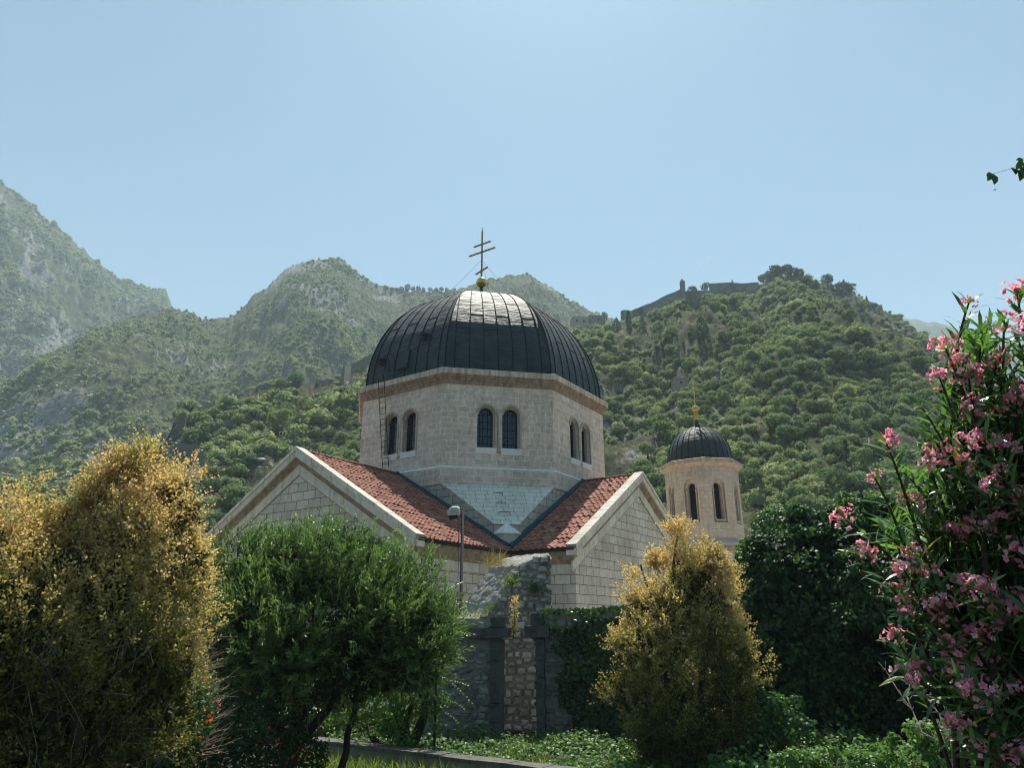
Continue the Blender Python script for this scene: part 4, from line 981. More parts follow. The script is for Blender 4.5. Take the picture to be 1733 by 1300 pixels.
slab(core, [(-.6, ld+.002), (u_(862), ld+.002), (u_(858), lt_top-.03), (-.6, lt_top)], o0, ux, nrm, -.45, -.0)
slab(core, [(dr_+.02, 0), (Wt+.4, 0), (Wt+.4, rt_top), (u_(935), rt_top-.02), (u_(915), rt_top-.1), (dr_-.1, rt_top-.2), (dr_-.14, ld-.02), (dr_+.02, ld-.1)], o0, ux, nrm, -.45, .0)
core.build('mortar_core', M['mortar'], ruin)
r = np.random.default_rng(91)
def ins(x, z):
    if x < dl-.24: return z < lt_top-.10
    if x < u_(855): return z > ld+.2 and z < lt_top-.10
    if x > dr_+.20: return z < rt_top-.10
    if x > dr_-.02: return ld+.15 < z < rt_top-.15
    return False
stone_obj('masonry', stones(None, Wt+.3, rt_top, o0+nrm*.0, ux, nrm, r, (.14, .36), (.10, .21), ins, .07), ruin)
jm = MB()   # dressed door jambs and lintel blocks
def dressed(u0, u1, z0, z1, d=.12, jit=.012): 
    m = MB(); cc = o0+ux*(u0+u1)/2+nrm*(-.18+d/2)+np.array([0, 0, (z0+z1)/2]); ang = math.atan2(ux[1], ux[0])
    jm.box(cc, (u1-u0-.012, .52+d, z1-z0-.012), Matrix.Rotation(ang, 3, 'Z'), jit)
h = 0
for i, hh in enumerate((.55, .42, .60, .38, .5)):
    hh = min(hh, ld-h-.0)
    if hh > .1: dressed(dl-.24, dl, h, h+hh); dressed(dr_, dr_+.22, h, h+hh)
    h += hh
dressed(u_(790), u_(826), ld, ld+.22, .2); dressed(u_(826), u_(866), ld, ld+.24, .22); dressed(dr_-.26, dr_+.36, ld-.0, ld+.28, .22)
dressed(dr_-.12, dr_+.2, ld+.28, rt_top-.02, .10); dressed(u_(835), u_(860), ld+.24, lt_top, .12)
jm.build('door_surround', m_rubble('dressed old stone', .9), ruin)
# tall vault fragment behind
FR = 21.6
frag = empty('ruined_buttress', (0, 0, 0)); tag(frag, 'tall broken stone buttress with smooth sloping top behind the ruined doorway', 'ruin')
fo = at(860, 1100, FR); fo[2] = 0; frag.location = fo
def fp(px, py, dr=0): return at(px, py, FR+dr)-fo
prof = [(755, 1052), (783, 1040), (792, 1015), (806, 995), (822, 972), (832, 955), (850, 947), (880, 941), (917, 937)]
rows = []
for i, (px, py) in enumerate(prof):
    row = []
    for j in range(9):
        t = j/8
        p = fp(px+t*(62 if i < 6 else 62-14*(i-5)), py+t*t*(14 if i < 7 else 6)+3*math.sin(i*1.7+j), -t*1.25+.6)
        p = p+np.array([0, 0, .06*float(fbm(np.array([i*1.3]), np.array([j*.9]), 5)[0])]); row.append(p)
    rows.append(row)
sm = MB(); vs = [p for row in rows for p in row]; nr = len(rows)
sm.poly(vs, [(i*9+j, i*9+j+1, (i+1)*9+j+1, (i+1)*9+j) for i in range(nr-1) for j in range(8)], True)
# underside/back so it is solid
bk = [tuple(np.array(row[0])+[0, .35, -.5]) for row in rows]
for i in range(nr-1): sm.face([rows[i][0], rows[i+1][0], bk[i+1], bk[i]])
o_ = sm.build('vault_shell', M['mortar'], frag)
sb = o_.modifiers.new('sub', 'SUBSURF'); sb.levels = sb.render_levels = 4
tx = bpy.data.textures.new('rough', 'CLOUDS'); tx.noise_scale = .22; tx.noise_depth = 6
dm_ = o_.modifiers.new('disp', 'DISPLACE'); dm_.texture = tx; dm_.strength = .11; dm_.mid_level = .5
fux = unit((at(918, 1100, FR-.6)-at(800, 1100, FR-.6))*[1, 1, 0]); fn = np.array([fux[1], -fux[0], 0])
s0 = at(800, 1100, FR-.75)-fo; s0[2] = 0; kk = (FR-.75)/1150
topz = lambda py: float((at(880, py, FR-.75)-fo)[2])
out = [(10*kk, 0), (116*kk, 0), (120*kk, topz(1100)), (118*kk, topz(1040)), (120*kk, topz(990)), (117*kk, topz(940)), (95*kk, topz(946)), (70*kk, topz(958)), (52*kk, topz(985)), (42*kk, topz(1010)), (28*kk, topz(1030)), (8*kk, topz(1050))]
def inpoly(x, y, poly):
    c = False
    for i in range(len(poly)):
        (x1, y1), (x2, y2) = poly[i], poly[i-1]
        if (y1 > y) != (y2 > y) and x < (x2-x1)*(y-y1)/(y2-y1)+x1: c = not c
    return c
cm = MB(); slab(cm, out, s0, fux, fn, -1.0, 0); cm.build('mortar_core', M['mortar'], frag)
r = np.random.default_rng(95)
stone_obj('masonry', stones(None, 2.4, topz(938), s0, fux, fn, r, (.16, .34), (.13, .25), lambda x, z: inpoly(x, z, out) and inpoly(x+.05, z+.04, out), .13), frag, m_rubble('light rubble stone', 1.9))
# side face to the right edge
se = s0+fux*118*kk
stone_obj('side_masonry', stones(None, .9, topz(945), se+(-fn)*.0, -fn, fux, np.random.default_rng(96), (.2, .35), (.14, .26), None, .08), frag)
# low garden kerb
kb = empty('garden_kerb', (0, 0, 0)); tag(kb, 'low grey stone garden wall slanting across the foot of the ruin', 'low wall')
ka, kb_ = at(520, 1246, 17.6), at(1000, 1322, 13.2); kb.location = (ka[0], ka[1], 0)
kx = unit((kb_-ka)*[1, 1, 0]); kn = np.array([kx[1], -kx[0], 0]); kl = float(np.linalg.norm((kb_-ka)[:2])); kz = .34
cm = MB(); slab(cm, [(0, -.2), (kl, -.2), (kl, kz-.07), (0, kz-.07)], np.zeros(3), kx, kn, -.3, 0); cm.build('kerb_body', M['mortar'], kb)
cp_ = MB(); x = 0; rr2 = random.Random(5); ang = math.atan2(kx[1], kx[0])
while x < kl:
    w = rr2.uniform(.5, .9); cc = kx*(x+w/2)+kn*(-.14)+np.array([0, 0, kz-.035+rr2.uniform(-.006, .006)]); cp_.box(cc, (w-.012, .42, .075), Matrix.Rotation(ang, 3, 'Z'), .008); x += w
cp_.build('kerb_capping', m_rubble('pale kerb stone', 1.25), kb)

# ------------------------------------------------------------------ ivy on the right half of the ruin
def ivy():
    root = empty('ivy', ruin.location); tag(root, 'dark ivy covering the right side of the ruined wall', 'climbing plant')
    r = np.random.default_rng(101); n = 9000
    x = dr_+.0+(Wt+.5-dr_)*r.random(n)**.75; z = rt_top*1.04*r.random(n)
    edge = (x-dr_)/(Wt-dr_)
    nz = vn(x*2.2, z*1.6, 8)*.7+vn(x*7, z*7, 9)*.3
    keep = (edge*1.35+z/rt_top*.18 > nz*.95) | ((x < dr_+.16) & (z > .9) & (nz > .3)) | (z > rt_top*.97)
    x, z, nz = x[keep], z[keep], nz[keep]; m = len(x)
    d = .08+.20*vn(x*1.7, z*1.7, 4)*np.clip((x-dr_)*1.2, .2, 1)+r.uniform(0, .07, m)
    d = np.where(z > rt_top*.97, r.uniform(-.4, .3, m), d); z = np.where(z > rt_top*.97, rt_top+r.uniform(-.02, .10, m)+.18*np.clip(edge[keep]-.5, 0, 1), z)
    P = o0+ux*x[:, None]+nrm*d[:, None]+np.array([0, 0, 1.])*z[:, None]
    N = unit(nrm+r.normal(0, .45, (m, 3))+[0, 0, .25]); D = unit(np.array([0, 0, -1.])+r.normal(0, .5, (m, 3)))
    L = r.uniform(.06, .11, m); t = np.clip(.25+.5*(d-.1)/.25+r.normal(0, .15, m), 0, 1)
    V, F, T = oval_leaves(P, D, N, L, L*.95, t); np_mesh('leaves', V, F, M['l_ivy'], root, T)
    s = MB(); rr2 = random.Random(3)
    for i in range(14):
        x0 = rr2.uniform(dr_+.3, Wt+.2); pts = []; xx = x0
        for j in range(9): pts.append(tuple(o0+ux*xx+nrm*.09+np.array([0, 0, j*rt_top/8]))); xx += rr2.uniform(-.12, .12)
        s.tube(pts, [.022-.0018*j for j in range(9)], 5)
    s.build('stems', M['bark'], root)
ivy()

# ------------------------------------------------------------------ oleander on the right
def oleander():
    ob = at(1660, 1290, 3.7); ob[2] = 0; root = empty('oleander', (ob[0], ob[1], 0))
    tag(root, 'tall oleander with clusters of pink flowers and long leaves at the right edge', 'flowering shrub')
    r = np.random.default_rng(111); rr2 = random.Random(11); R0 = 3.7
    tips = [(1640, 512, .0, 1), (1600, 590, 0, 1), (1660, 560, .1, 0), (1700, 545, .1, 1), (1722, 500, .2, 1), (1500, 750, -.1, 1), (1560, 690, .0, 0), (1590, 640, .1, 1), (1640, 640, .0, 1), (1690, 620, .1, 1), (1725, 660, .1, 1), (1430, 880, .1, 1),
            (1480, 808, .0, 1), (1530, 800, .1, 0), (1580, 780, .0, 1), (1630, 760, -.1, 1), (1665, 745, -.2, 1), (1710, 760, 0, 1), (1545, 850, .1, 1), (1600, 830, .0, 0), (1675, 820, -.2, 1), (1690, 800, -.2, 1), (1725, 850, .0, 1), (1465, 940, .0, 1), (1500, 905, .1, 0),
            (1545, 935, -.1, 1), (1530, 965, -.1, 1), (1575, 970, -.1, 1), (1610, 900, .1, 1), (1640, 905, .1, 1), (1520, 1005, .1, 1), (1535, 1035, 0, 1), (1560, 1020, .1, 0), (1600, 1050, .0, 1), (1660, 1000, -.2, 1), (1690, 1030, .0, 1), (1720, 1010, .1, 1), (1515, 1078, .1, 1), (1540, 1120, .0, 0),
            (1530, 1145, -.1, 1), (1560, 1130, .0, 1), (1640, 1080, .0, 1), (1665, 1115, .0, 1), (1630, 1165, -.2, 1), (1660, 1170, -.2, 1), (1600, 1100, .1, 0), (1620, 1230, -.2, 1), (1650, 1270, -.2, 1), (1720, 1170, .0, 1), (1700, 1100, .1, 0), (1725, 930, .1, 0), (1700, 900, .1, 0), (1655, 950, .1, 0), (1620, 700, .1, 0), (1580, 740, .1, 0),
            (1560, 900, .2, 0), (1620, 980, .2, 0), (1680, 700, .2, 0), (1725, 580, .2, 0), (1690, 1250, .0, 1), (1590, 890, .2, 0), (1640, 1030, .2, 0), (1725, 1280, .1, 0), (1650, 850, .2, 0), (1690, 970, .2, 0), (1700, 1200, .1, 0), (1590, 1160, .1, 0), (1740, 720, .2, 0), (1760, 600, .1, 1), (1770, 800, .1, 1), (1780, 980, .1, 1), (1790, 1150, .1, 1), (1800, 700, .2, 0), (1810, 900, .2, 0), (1810, 1080, .2, 0), (1790, 540, .2, 0)]
    # extra leafy shoots fill the mass
    outl = [(1600, 620), (1560, 700), (1500, 800), (1470, 880), (1510, 980), (1540, 1060), (1600, 1150), (1640, 1240)]
    for i in range(250):
        py = rr2.uniform(540, 1300); xl = np.interp(py, [540, 600, 690, 760, 820, 880, 960, 1040, 1100, 1180, 1240, 1300], [1640, 1625, 1590, 1560, 1520, 1500, 1530, 1570, 1590, 1620, 1640, 1660])
        tips.append((xl+rr2.random()**1.1*(1860-xl), py, rr2.uniform(0, .7) if i > 45 else rr2.uniform(-.15, .1), 1 if i < 44 else 0))
    st = MB(); LP, LDr, LN, LL, LW, LT = [], [], [], [], [], []; clusters = []
    for ti, (px, py, dz, fl) in enumerate(tips):
        tip = at(px, py, R0+dz)-ob; H = tip[2]
        bx = max(px+rr2.uniform(70, 190), 1610)
        foot = at(bx, 1290, R0+.3)-ob; foot[2] = max(.2, H-rr2.uniform(.25, .8)); 
        foot = foot*np.array([1, 1, 1])
        tv = Vector(tip); fv = Vector(foot); hz = Vector((tv.x-fv.x, tv.y-fv.y, 0))
        p1 = fv+Vector((hz.x*.25, hz.y*.25, (tv.z-fv.z)*.5)); p2 = fv+Vector((hz.x*.62, hz.y*.62, (tv.z-fv.z)*.82))
        pts = [fv.lerp(p1, .0), p1, p2, tv]
        sm_ = []
        for i in range(13):
            t = i/12; a = pts[0]*(1-t)**3+pts[1]*3*t*(1-t)**2+pts[2]*3*t*t*(1-t)+pts[3]*t**3; sm_.append(a)
        st.tube(sm_, [.011-.0006*i for i in range(13)], 6)
        L_ = sum((sm_[i+1]-sm_[i]).length for i in range(12))
        nwh = 13
        for w in range(nwh):
            t = 1-w*.035/L_*1.9-(0.0 if not fl else .02)
            if t < .35: break
            q = t*12; i = min(int(q), 11); p = sm_[i].lerp(sm_[i+1], q-i); dr2 = (sm_[i+1]-sm_[i]).normalized()
            ph = w*1.05+rr2.random()
            a = dr2.orthogonal().normalized(); b = dr2.cross(a)
            for k in range(3):
                if rr2.random() < .12: continue
                th = ph+k*2.094+rr2.uniform(-.25, .25); out = a*math.cos(th)+b*math.sin(th)
                d = (dr2*rr2.uniform(.55, 1.1)+out*rr2.uniform(.55, .95)).normalized(); n_ = (dr2-out*.4)+Vector((0, 0, .6))
                LP.append(p); LDr.append(d); LN.append(n_); LL.append(rr2.uniform(.095, .165)*(.75 if w < 1 else 1)); LW.append(rr2.uniform(.016, .024)); LT.append(min(1, max(0, rr2.gauss(.5, .2)+(.5 if rr2.random() < .025 else 0)-.02*w)))
        if fl: clusters.append((tv, (sm_[-1]-sm_[-3]).normalized()))
    # main stems
    for i in range(16):
        bx = rr2.uniform(1600, 1850); f0 = Vector((rr2.uniform(-.25, .35), rr2.uniform(-.1, .4), -.1)); tp_ = Vector(at(bx, rr2.uniform(620, 950), R0+rr2.uniform(.1, .6))-ob)
        st.tube([f0, f0.lerp(tp_, .35)+Vector((0, 0, .25)), f0.lerp(tp_, .7)+Vector((0, 0, .15)), tp_], [.028, .022, .015, .008], 7)
    st.build('stems', M['bark'], root)
    V, F, T = oval_leaves(np.array(LP), np.array(LDr), np.array(LN), np.array(LL), np.array(LW)*1.1, np.array(LT), .10)
    np_mesh('leaves', V, F, M['l_olea'], root, T)
    # flower cluster variants
    var = []
    for s in range(5):
        r = np.random.default_rng(200+s); parts = []; nf = [16, 22, 12, 26, 19][s]
        PP, DD, NN, LL2, WW2, TT = [], [], [], [], [], []
        for i in range(nf):
            d = unit(r.normal(size=3)+np.array([0, 0, .8])); c = d*r.uniform(.03, .08)*[1, 1, .8]; e = unit(np.cross(d, r.normal(size=3))); g = np.cross(d, e); tt0 = r.uniform(.1, .9)
            for k in range(5):
                th = k*1.2566+r.uniform(-.1, .1); u = e*math.cos(th)+g*math.sin(th)
                PP.append(c); DD.append(u+d*r.uniform(.15, .55)); NN.append(d); LL2.append(r.uniform(.016, .023)); WW2.append(r.uniform(.017, .024)); TT.append(min(1, max(0, tt0+r.normal(0, .1))))
        for i in range(8):   # buds
            d = unit(r.normal(size=3)+np.array([0, 0, .9])); PP.append(d*.03); DD.append(d); NN.append(r.normal(size=3)); LL2.append(.045); WW2.append(.010); TT.append(.0)
        V, F, T = oval_leaves(np.array(PP), np.array(DD), np.array(NN), np.array(LL2), np.array(WW2)*.82, np.array(TT), -.12); T = np.clip((T.reshape(-1, 8)+[-.5, -.5, -.15, -.15, .12, .12, .2, .2]).ravel(), 0, 1)
        o_ = np_mesh('flower_cluster', V, F, M['petal'], root, T); var.append(o_)
    for i, (tv, d) in enumerate(clusters):
        o_ = var[i] if i < 5 else var[i % 5].copy()
        if i >= 5: COL.objects.link(o_); o_.parent = root
        o_.location = tv; o_.rotation_euler = (rr2.uniform(-.7, .7), rr2.uniform(-.7, .7), rr2.uniform(0, 6)); k = rr2.uniform(.55, 1.1); o_.scale = (k, k, k)
oleander()
# bare arching twig weed by the oleander foot
bw = empty('dead_twigs', at(1570, 1270, 6.0)); tag(bw, 'bare pale twigs arching in front of the black shade beside the oleander', 'dead plant')
tb_ = MB(); o_ = at(1570, 1270, 6.0); rr2 = random.Random(8)
for path in ([(1600, 1262), (1560, 1240), (1545, 1205), (1520, 1170), (1497, 1132)], [(1600, 1255), (1590, 1210), (1560, 1170), (1545, 1130)], [(1610, 1240), (1600, 1190), (1590, 1150), (1568, 1120)], [(1545, 1205), (1535, 1180), (1540, 1160)], [(1560, 1170), (1540, 1150), (1525, 1105), (1512, 1090)]):
    pts = [at(x, y, 6.0+.1*i)-o_ for i, (x, y) in enumerate(path)]; tb_.tube(pts, [.006, .005, .004, .003, .002][:len(pts)], 4)
    for a, b in zip(pts[:-1], pts[1:]):
        for q in range(4):
            m = Vector(a).lerp(Vector(b), rr2.random()); tb_.tube([m, m+Vector((rr2.uniform(-.07, .07), 0, rr2.uniform(-.02, .09)))], [.003, .0015], 3)
tb_.build('twig_stems', M['twig'], bw)

# overhanging branch at the top right, its trunk out of the frame
hb = at(2150, 1500, 4.6); hb[2] = 0; ht = empty('overhanging_tree', (hb[0], hb[1], 0)); tag(ht, 'leafy branch tip reaching in from the right against the sky', 'tree')
tm = MB(); j0 = at(2050, 250, 4.6)-hb; tm.tube([(0, 0, -.2), (.05, 0, 2), tuple(j0)], [.13, .11, .07], 10); tm.build('trunk', M['bark'], ht)
tm = MB(); tm.tube([j0, at(1900, 235, 4.5)-hb, at(1800, 262, 4.3)-hb, at(1735, 272, 4.2)-hb], [.05, .03, .015, .006], 6); tm.tube([at(1735, 272, 4.2)-hb, at(1712, 285, 4.2)-hb, at(1684, 293, 4.2)-hb, at(1680, 294, 4.2)-hb], [.0016, .0014, .0012, .0012], 4); tm.build('branch', M['bark'], ht)
lv = [(1678, 293, -8, 4), (1677, 295, -5, 10), (1680, 294, 4, 17), (1711, 284, 14, 8), (1712, 284, 8, 10), (1722, 280, 8, 8), (1728, 287, -1, 18), (1732, 270, -12, 0), (1730, 272, -10, 14), (1738, 275, -4, 20), (1733, 268, 8, 8), (1745, 270, -10, 12), (1760, 268, -6, 18), (1780, 264, 8, 20), (1800, 262, -8, 20), (1820, 258, 8, 18)]
P = np.array([at(a, b, 4.2)-hb for a, b, c, d in lv]); D = np.array([(at(a+c, b+d, 4.15)-at(a, b, 4.2)) for a, b, c, d in lv]); L = np.linalg.norm(D, axis=1)
V, F, T = oval_leaves(P, D, np.tile([.1, -1., .2], (len(lv), 1)), L, np.maximum(L*.42, .018), np.full(len(lv), .4), .03); np_mesh('leaves', V, F, M['l_dark'], ht, T)

# bird
bp = at(1684, 321, 60); bd = empty('bird', bp, .6); tag(bd, 'tiny dark bird flying in the open sky below the branch tip', 'bird')
m = MB(); m.tube([(-.13, 0, 0), (-.08, 0, .01), (0, 0, .015), (.07, 0, 0), (.11, 0, -.005)], [.004, .025, .035, .025, .004], 8); m.poly([(0, 0, .02), (.05, 0, .02), (-.05, .22, .06), (-.1, .34, .02), (-.06, .2, .045), (-.02, -.0, .02)], [(0, 1, 2, 3, 4, 5)]); m.poly([(0, 0, .02), (.05, 0, .02), (-.05, -.22, .06), (-.1, -.34, .02), (-.06, -.2, .045), (-.02, 0, .02)], [(0, 1, 2, 3, 4, 5)]); m.poly([(-.12, 0, 0), (-.2, .04, 0), (-.16, 0, .003), (-.2, -.04, 0)], [(0, 1, 2, 3)])
m.build('body', M['iron'], bd)
# contrail
a, b = at(1180, 459, 9000), at(1203, 434, 9000); ctl = empty('contrail', a); tag(ctl, 'short white vapour trail in the sky above the fortress', 'contrail'); ctl['kind'] = 'stuff'
mc = bpy.data.materials.new('vapour'); mc.use_nodes = True; mc.node_tree.nodes['Principled BSDF'].inputs['Base Color'].default_value = (.9, .92, .95, 1)
mc.node_tree.nodes['Principled BSDF'].inputs['Alpha'].default_value = .38
m = MB(); m.tube([(0, 0, 0), tuple((b-a)*.4), tuple(b-a)], [3, 7, 7], 8); m.build('vapour_streak', mc, ctl)

# ------------------------------------------------------------------ lamp post
lp = at(778, 1100, 25); lp[2] = 0; lamp = empty('lamp_post', (lp[0], lp[1], 0)); tag(lamp, 'slim black lamp post with a plastic wrapped floodlight in front of the red roof', 'lamp post')
ltop = float(at(778, 864, 25)[2]); k = 25/1200*1.04
m = MB(); m.tube([(0, 0, 0), (0, 0, .9), (0, 0, .92), (0, 0, ltop)], [.085, .085, .058, .052], 12); m.lathe([(.15, 0), (.15, .03), (.09, .06)], 12); m.build('pole', M['iron'], lamp)
m = MB(); m.tube([(0, 0, ltop-.02), (-.25, 0, ltop+.03)], .03, 8); m.build('bracket', M['iron'], lamp)
hd = MB(); hd.lathe([(0, -.20), (.15, -.20), (.2, -.12), (.23, .02), (.2, .12), (.12, .17), (0, .18)], 10, (0, 0, 0)); ho = hd.build('lamp_head', M['cloth'], lamp, (-.30, -.02, ltop-.05)); ho.rotation_euler = (.1, -.35, 0); ho.scale = (1.1, .8, 1)
dm_ = ho.modifiers.new('sub', 'SUBSURF'); dm_.levels = dm_.render_levels = 2; dm2 = ho.modifiers.new('disp', 'DISPLACE'); dm2.strength = .09; tx2 = bpy.data.textures.new('crumple', 'CLOUDS'); tx2.noise_scale = .12; dm2.texture = tx2
m = MB(); m.box((-.33, -.02, ltop-.24), (.30, .24, .14), Matrix.Rotation(-.35, 3, 'Y')); m.build('floodlight_body', M['iron'], lamp)
m = MB(); m.tube([(-.16, 0, ltop-.15), (-.12, 0, ltop-1.2), (-.10, .02, 3), (-.09, .02, .3)], .010, 4); m.build('cable', M['iron'], lamp)

# ------------------------------------------------------------------ generic leafy plants
def plant(name, loc, label, cat, mat, P, D, N, L, W, T, stems=None, group=None, droop=.1):
    root = empty(name, loc); tag(root, label, cat, group); V, F, TT = oval_leaves(P, D, N, L, W, T, droop); np_mesh('leaves', V, F, mat, root, TT)
    if stems: stems.build('stems', M['bark'], root)
    return root
# sapling with long compound leaves by the round tree
def compound(name, loc, fronds, label, seed, Lf=.55, ll=.13):
    r = np.random.default_rng(seed); rr2 = random.Random(seed); st = MB(); P, D, N, L, W, T = [], [], [], [], [], []
    for base, tip in fronds:
        base = Vector(base); tip = Vector(tip); mid = base.lerp(tip, .5)+Vector((0, 0, .12*(tip-base).length)); pts = []
        for i in range(9):
            t = i/8; pts.append(base*(1-t)**2+mid*2*t*(1-t)+tip*t*t)
        st.tube(pts, [.007-.0006*i for i in range(9)], 4)
        n = 11
        for i in range(n):
            t = .18+.82*i/(n-1); q = t*8; j = min(int(q), 7); p = pts[j].lerp(pts[j+1], q-j); d = (pts[j+1]-pts[j]).normalized(); sd_ = d.cross(Vector((rr2.uniform(-.3, .3), rr2.uniform(-.6, .1), 1))).normalized()
            for sg in (-1, 1):
                P.append(p); D.append(d*.45+sd_*sg+Vector((0, 0, -.45))); N.append(Vector((0, 0, 1))); L.append(ll*rr2.uniform(.7, 1.1)*(1.1-.5*t)); W.append(.036); T.append(min(1, max(0, rr2.gauss(.6, .2))))
    return st, np.array(P), np.array(D), np.array(N), np.array(L), np.array(W), np.array(T)
so = at(735, 1270, 16.5); so[2] = 0
fr_px = [((740, 1010), (782, 985)), ((735, 1030), (795, 1040)), ((742, 1000), (770, 960)), ((745, 1060), (790, 1075)), ((740, 1090), (788, 1118)), ((735, 1120), (775, 1118)), ((738, 1150), (792, 1160)), ((735, 1175), (785, 1200)), ((740, 1000), (800, 1010)), ((735, 1195), (775, 1222)), ((730, 1050), (700, 1090)), ((735, 1100), (705, 1130)), ((735, 1150), (700, 1190)), ((745, 1040), (778, 1062)), ((735, 985), (752, 950)), ((738, 1020), (806, 1022)), ((740, 1140), (798, 1190)), ((732, 1200), (700, 1220))]
st, P, D, N, L, W, T = compound('s', 0, [(at(*a, 16.5)-so, at(*b, 16.3+.3*(i % 3))-so) for i, (a, b) in enumerate(fr_px)], '', 5)
st.tube([(0, 0, -.1), at(738, 1150, 16.5)-so, at(736, 1060, 16.5)-so, at(740, 990, 16.5)-so], [.03, .022, .018, .008], 6)
plant('sapling', (so[0], so[1], 0), 'slender sapling with feathery compound leaves between the round tree and the ruin', 'sapling', M['l_green'], P, D, N, L, W, T, st)
dense('bush', 16.8, [(700, 1180, 48, 60), (655, 1180, 60, 70), (720, 1110, 38, 50), (690, 1225, 60, 35), (620, 1225, 55, 30)], 6000, 131, 'loose light green bush under the right side of the round tree', 'bush', M['l_cover'], (.05, .09), .55, .15, .8, .9, (680, 1290, 16.8), .2, .5, gs=2.2)
dense('hedge', 20.5, [(360, 1190, 60, 55), (430, 1195, 60, 55), (500, 1190, 60, 50), (570, 1190, 60, 55), (640, 1195, 60, 50), (700, 1200, 50, 50), (300, 1190, 60, 60), (230, 1190, 60, 60)], 12000, 135, 'shaded green hedge behind the trunk of the round tree', 'hedge', M['l_cover'], (.07, .12), .5, .05, .6, 1.0, (500, 1240, 20.5), .1, .4, gs=2.)
dense('hedge', 20.8, [(1110, 1190, 50, 50), (1170, 1195, 55, 60), (1230, 1190, 50, 60), (1200, 1130, 40, 50)], 5000, 137, 'dark hedge glimpsed behind the slender golden tree', 'hedge', M['l_dark'], (.08, .13), .5, .05, .6, 1.0, (1170, 1240, 20.8), .1, .4, gs=2.)
# lantana with small red and orange flower heads
def lantana(px0, lst, rr_, n, nf, seed, label):
    o = at(px0, 1300, rr_); o[2] = 0; root = empty('lantana_bush', (o[0], o[1], 0)); tag(root, label, 'flowering bush')
    B = blob_px(o, lst, rr_, .9); r = np.random.default_rng(seed); P, O, f = blob_points(B, n, r, .55, .15, 2, seed); m = len(P)
    N = unit(O+r.normal(0, .5, (m, 3))); D = unit(np.cross(N, r.normal(size=(m, 3)))); L = r.uniform(.04, .075, m); t = np.clip(r.normal(.3, .2, m)+.3*(f-.8), 0, 1)
    V, F, T = oval_leaves(P, D, N, L, L*.6, t); np_mesh('leaves', V, F, M['l_dark'], root, T)
    P, O, f = blob_points(B, nf, r, .97, .0, 2, seed+1); q = 16; PP = np.repeat(P+O*.03, q, 0); DD = unit(r.normal(size=PP.shape)+np.repeat(O, q, 0)*.6); PP = PP+DD*.012
    t = np.clip(np.repeat(r.random(len(P)), q)+r.normal(0, .1, len(PP)), 0, 1); V, F, T = leaf_quads(PP, unit(np.cross(DD, r.normal(size=DD.shape))), DD, .018, .018, t, 0); np_mesh('flower_heads', V, F, M['l_lant'], root, T)
lantana(400, [(380, 1245, 70, 65), (440, 1240, 60, 60), (330, 1270, 60, 55), (520, 1280, 30, 30, .8), (400, 1300, 80, 40)], 13.0, 9000, 170, 141, 'dark lantana bush dotted with red and orange flowers under the round tree')
lantana(270, [(255, 1235, 70, 60, 0), (300, 1215, 50, 55), (230, 1285, 80, 45)], 9.3, 5000, 60, 143, 'small lantana bush with orange flowers at the foot of the left golden tree')
# dry twiggy shrub beside the left golden tree
do = at(300, 1300, 10.2); do[2] = 0; dsb = empty('dry_shrub', (do[0], do[1], 0)); tag(dsb, 'dry twiggy shrub with pale bare stems right of the left golden tree', 'shrub')
m = MB(); rr2 = random.Random(31)
for i in range(260):
    a = Vector(at(rr2.uniform(270, 320), rr2.uniform(1100, 1290), 10.2)-do); th = rr2.uniform(-.5, 1.35); l = rr2.uniform(.3, .65); d = Vector((math.sin(th), rr2.uniform(-.5, .5), math.cos(th)*rr2.uniform(.3, 1))).normalized()
    pts = [a, a+d*l*.5+Vector((rr2.uniform(-.04, .04),)*3), a+d*l]; m.tube(pts, [.006, .004, .0015], 3, False)
    for q in range(3):
        b = a+d*l*rr2.uniform(.3, .9); d2 = (d+Vector((rr2.uniform(-.9, .9), rr2.uniform(-.9, .9), rr2.uniform(-.4, .9)))).normalized(); m.tube([b, b+d2*l*.35], [.003, .0012], 3, False)
m.build('bare_stems', M['twig'], dsb)
r = np.random.default_rng(33); n = 900; P = np.array([at(a, b, 10.2+c)-do for a, b, c in zip(r.normal(300, 24, n), r.uniform(1060, 1290, n), r.uniform(-.3, .3, n))]); V, F, T = leaf_quads(P, r.normal(size=(n, 3)), r.normal(size=(n, 3)), .04, .025, np.clip(r.normal(.6, .25, n), 0, 1)); np_mesh('leaves', V, F, M['l_gold'], dsb, T)
# pale pink blossom spray of the left tree group
# tufts and weeds on the ruins
def tuft(name, loc, n, h, spread, mat, label, cat, seed, lean=.5, w=.012):
    r = np.random.default_rng(seed); root = empty(name, loc); tag(root, label, cat); P = r.normal(0, spread, (n, 3))*[1, .5, .05]; D = unit(r.normal(0, lean, (n, 3))+[0, 0, 1]); L = h*r.uniform(.5, 1.1, n)
    V, F, T = oval_leaves(P, D, r.normal(size=(n, 3)), L, np.full(n, w), r.random(n), .25); np_mesh('blades', V, F, mat, root, T); return root
tuft('weed_tuft', at(838, 958, 21.4), 200, .55, .18, M['l_dry'], 'dry straw coloured weed on top of the broken buttress', 'weed', 1, .7, .008)
tuft('grass_tuft', at(835, 1040, 20.9), 160, .34, .14, M['l_grass'], 'green grass tuft at the left foot of the vault shell', 'grass tuft', 2)
tuft('grass_tuft', at(866, 988, 20.6), 150, .30, .12, M['l_grass'], 'small grass clump growing from the stones of the upper buttress', 'grass tuft', 3, .8)
tuft('grass_tuft', at(904, 1000, 20.6), 160, .34, .07, M['l_ivy'], 'dark green clump hanging on the right edge of the buttress', 'grass tuft', 4, .9)
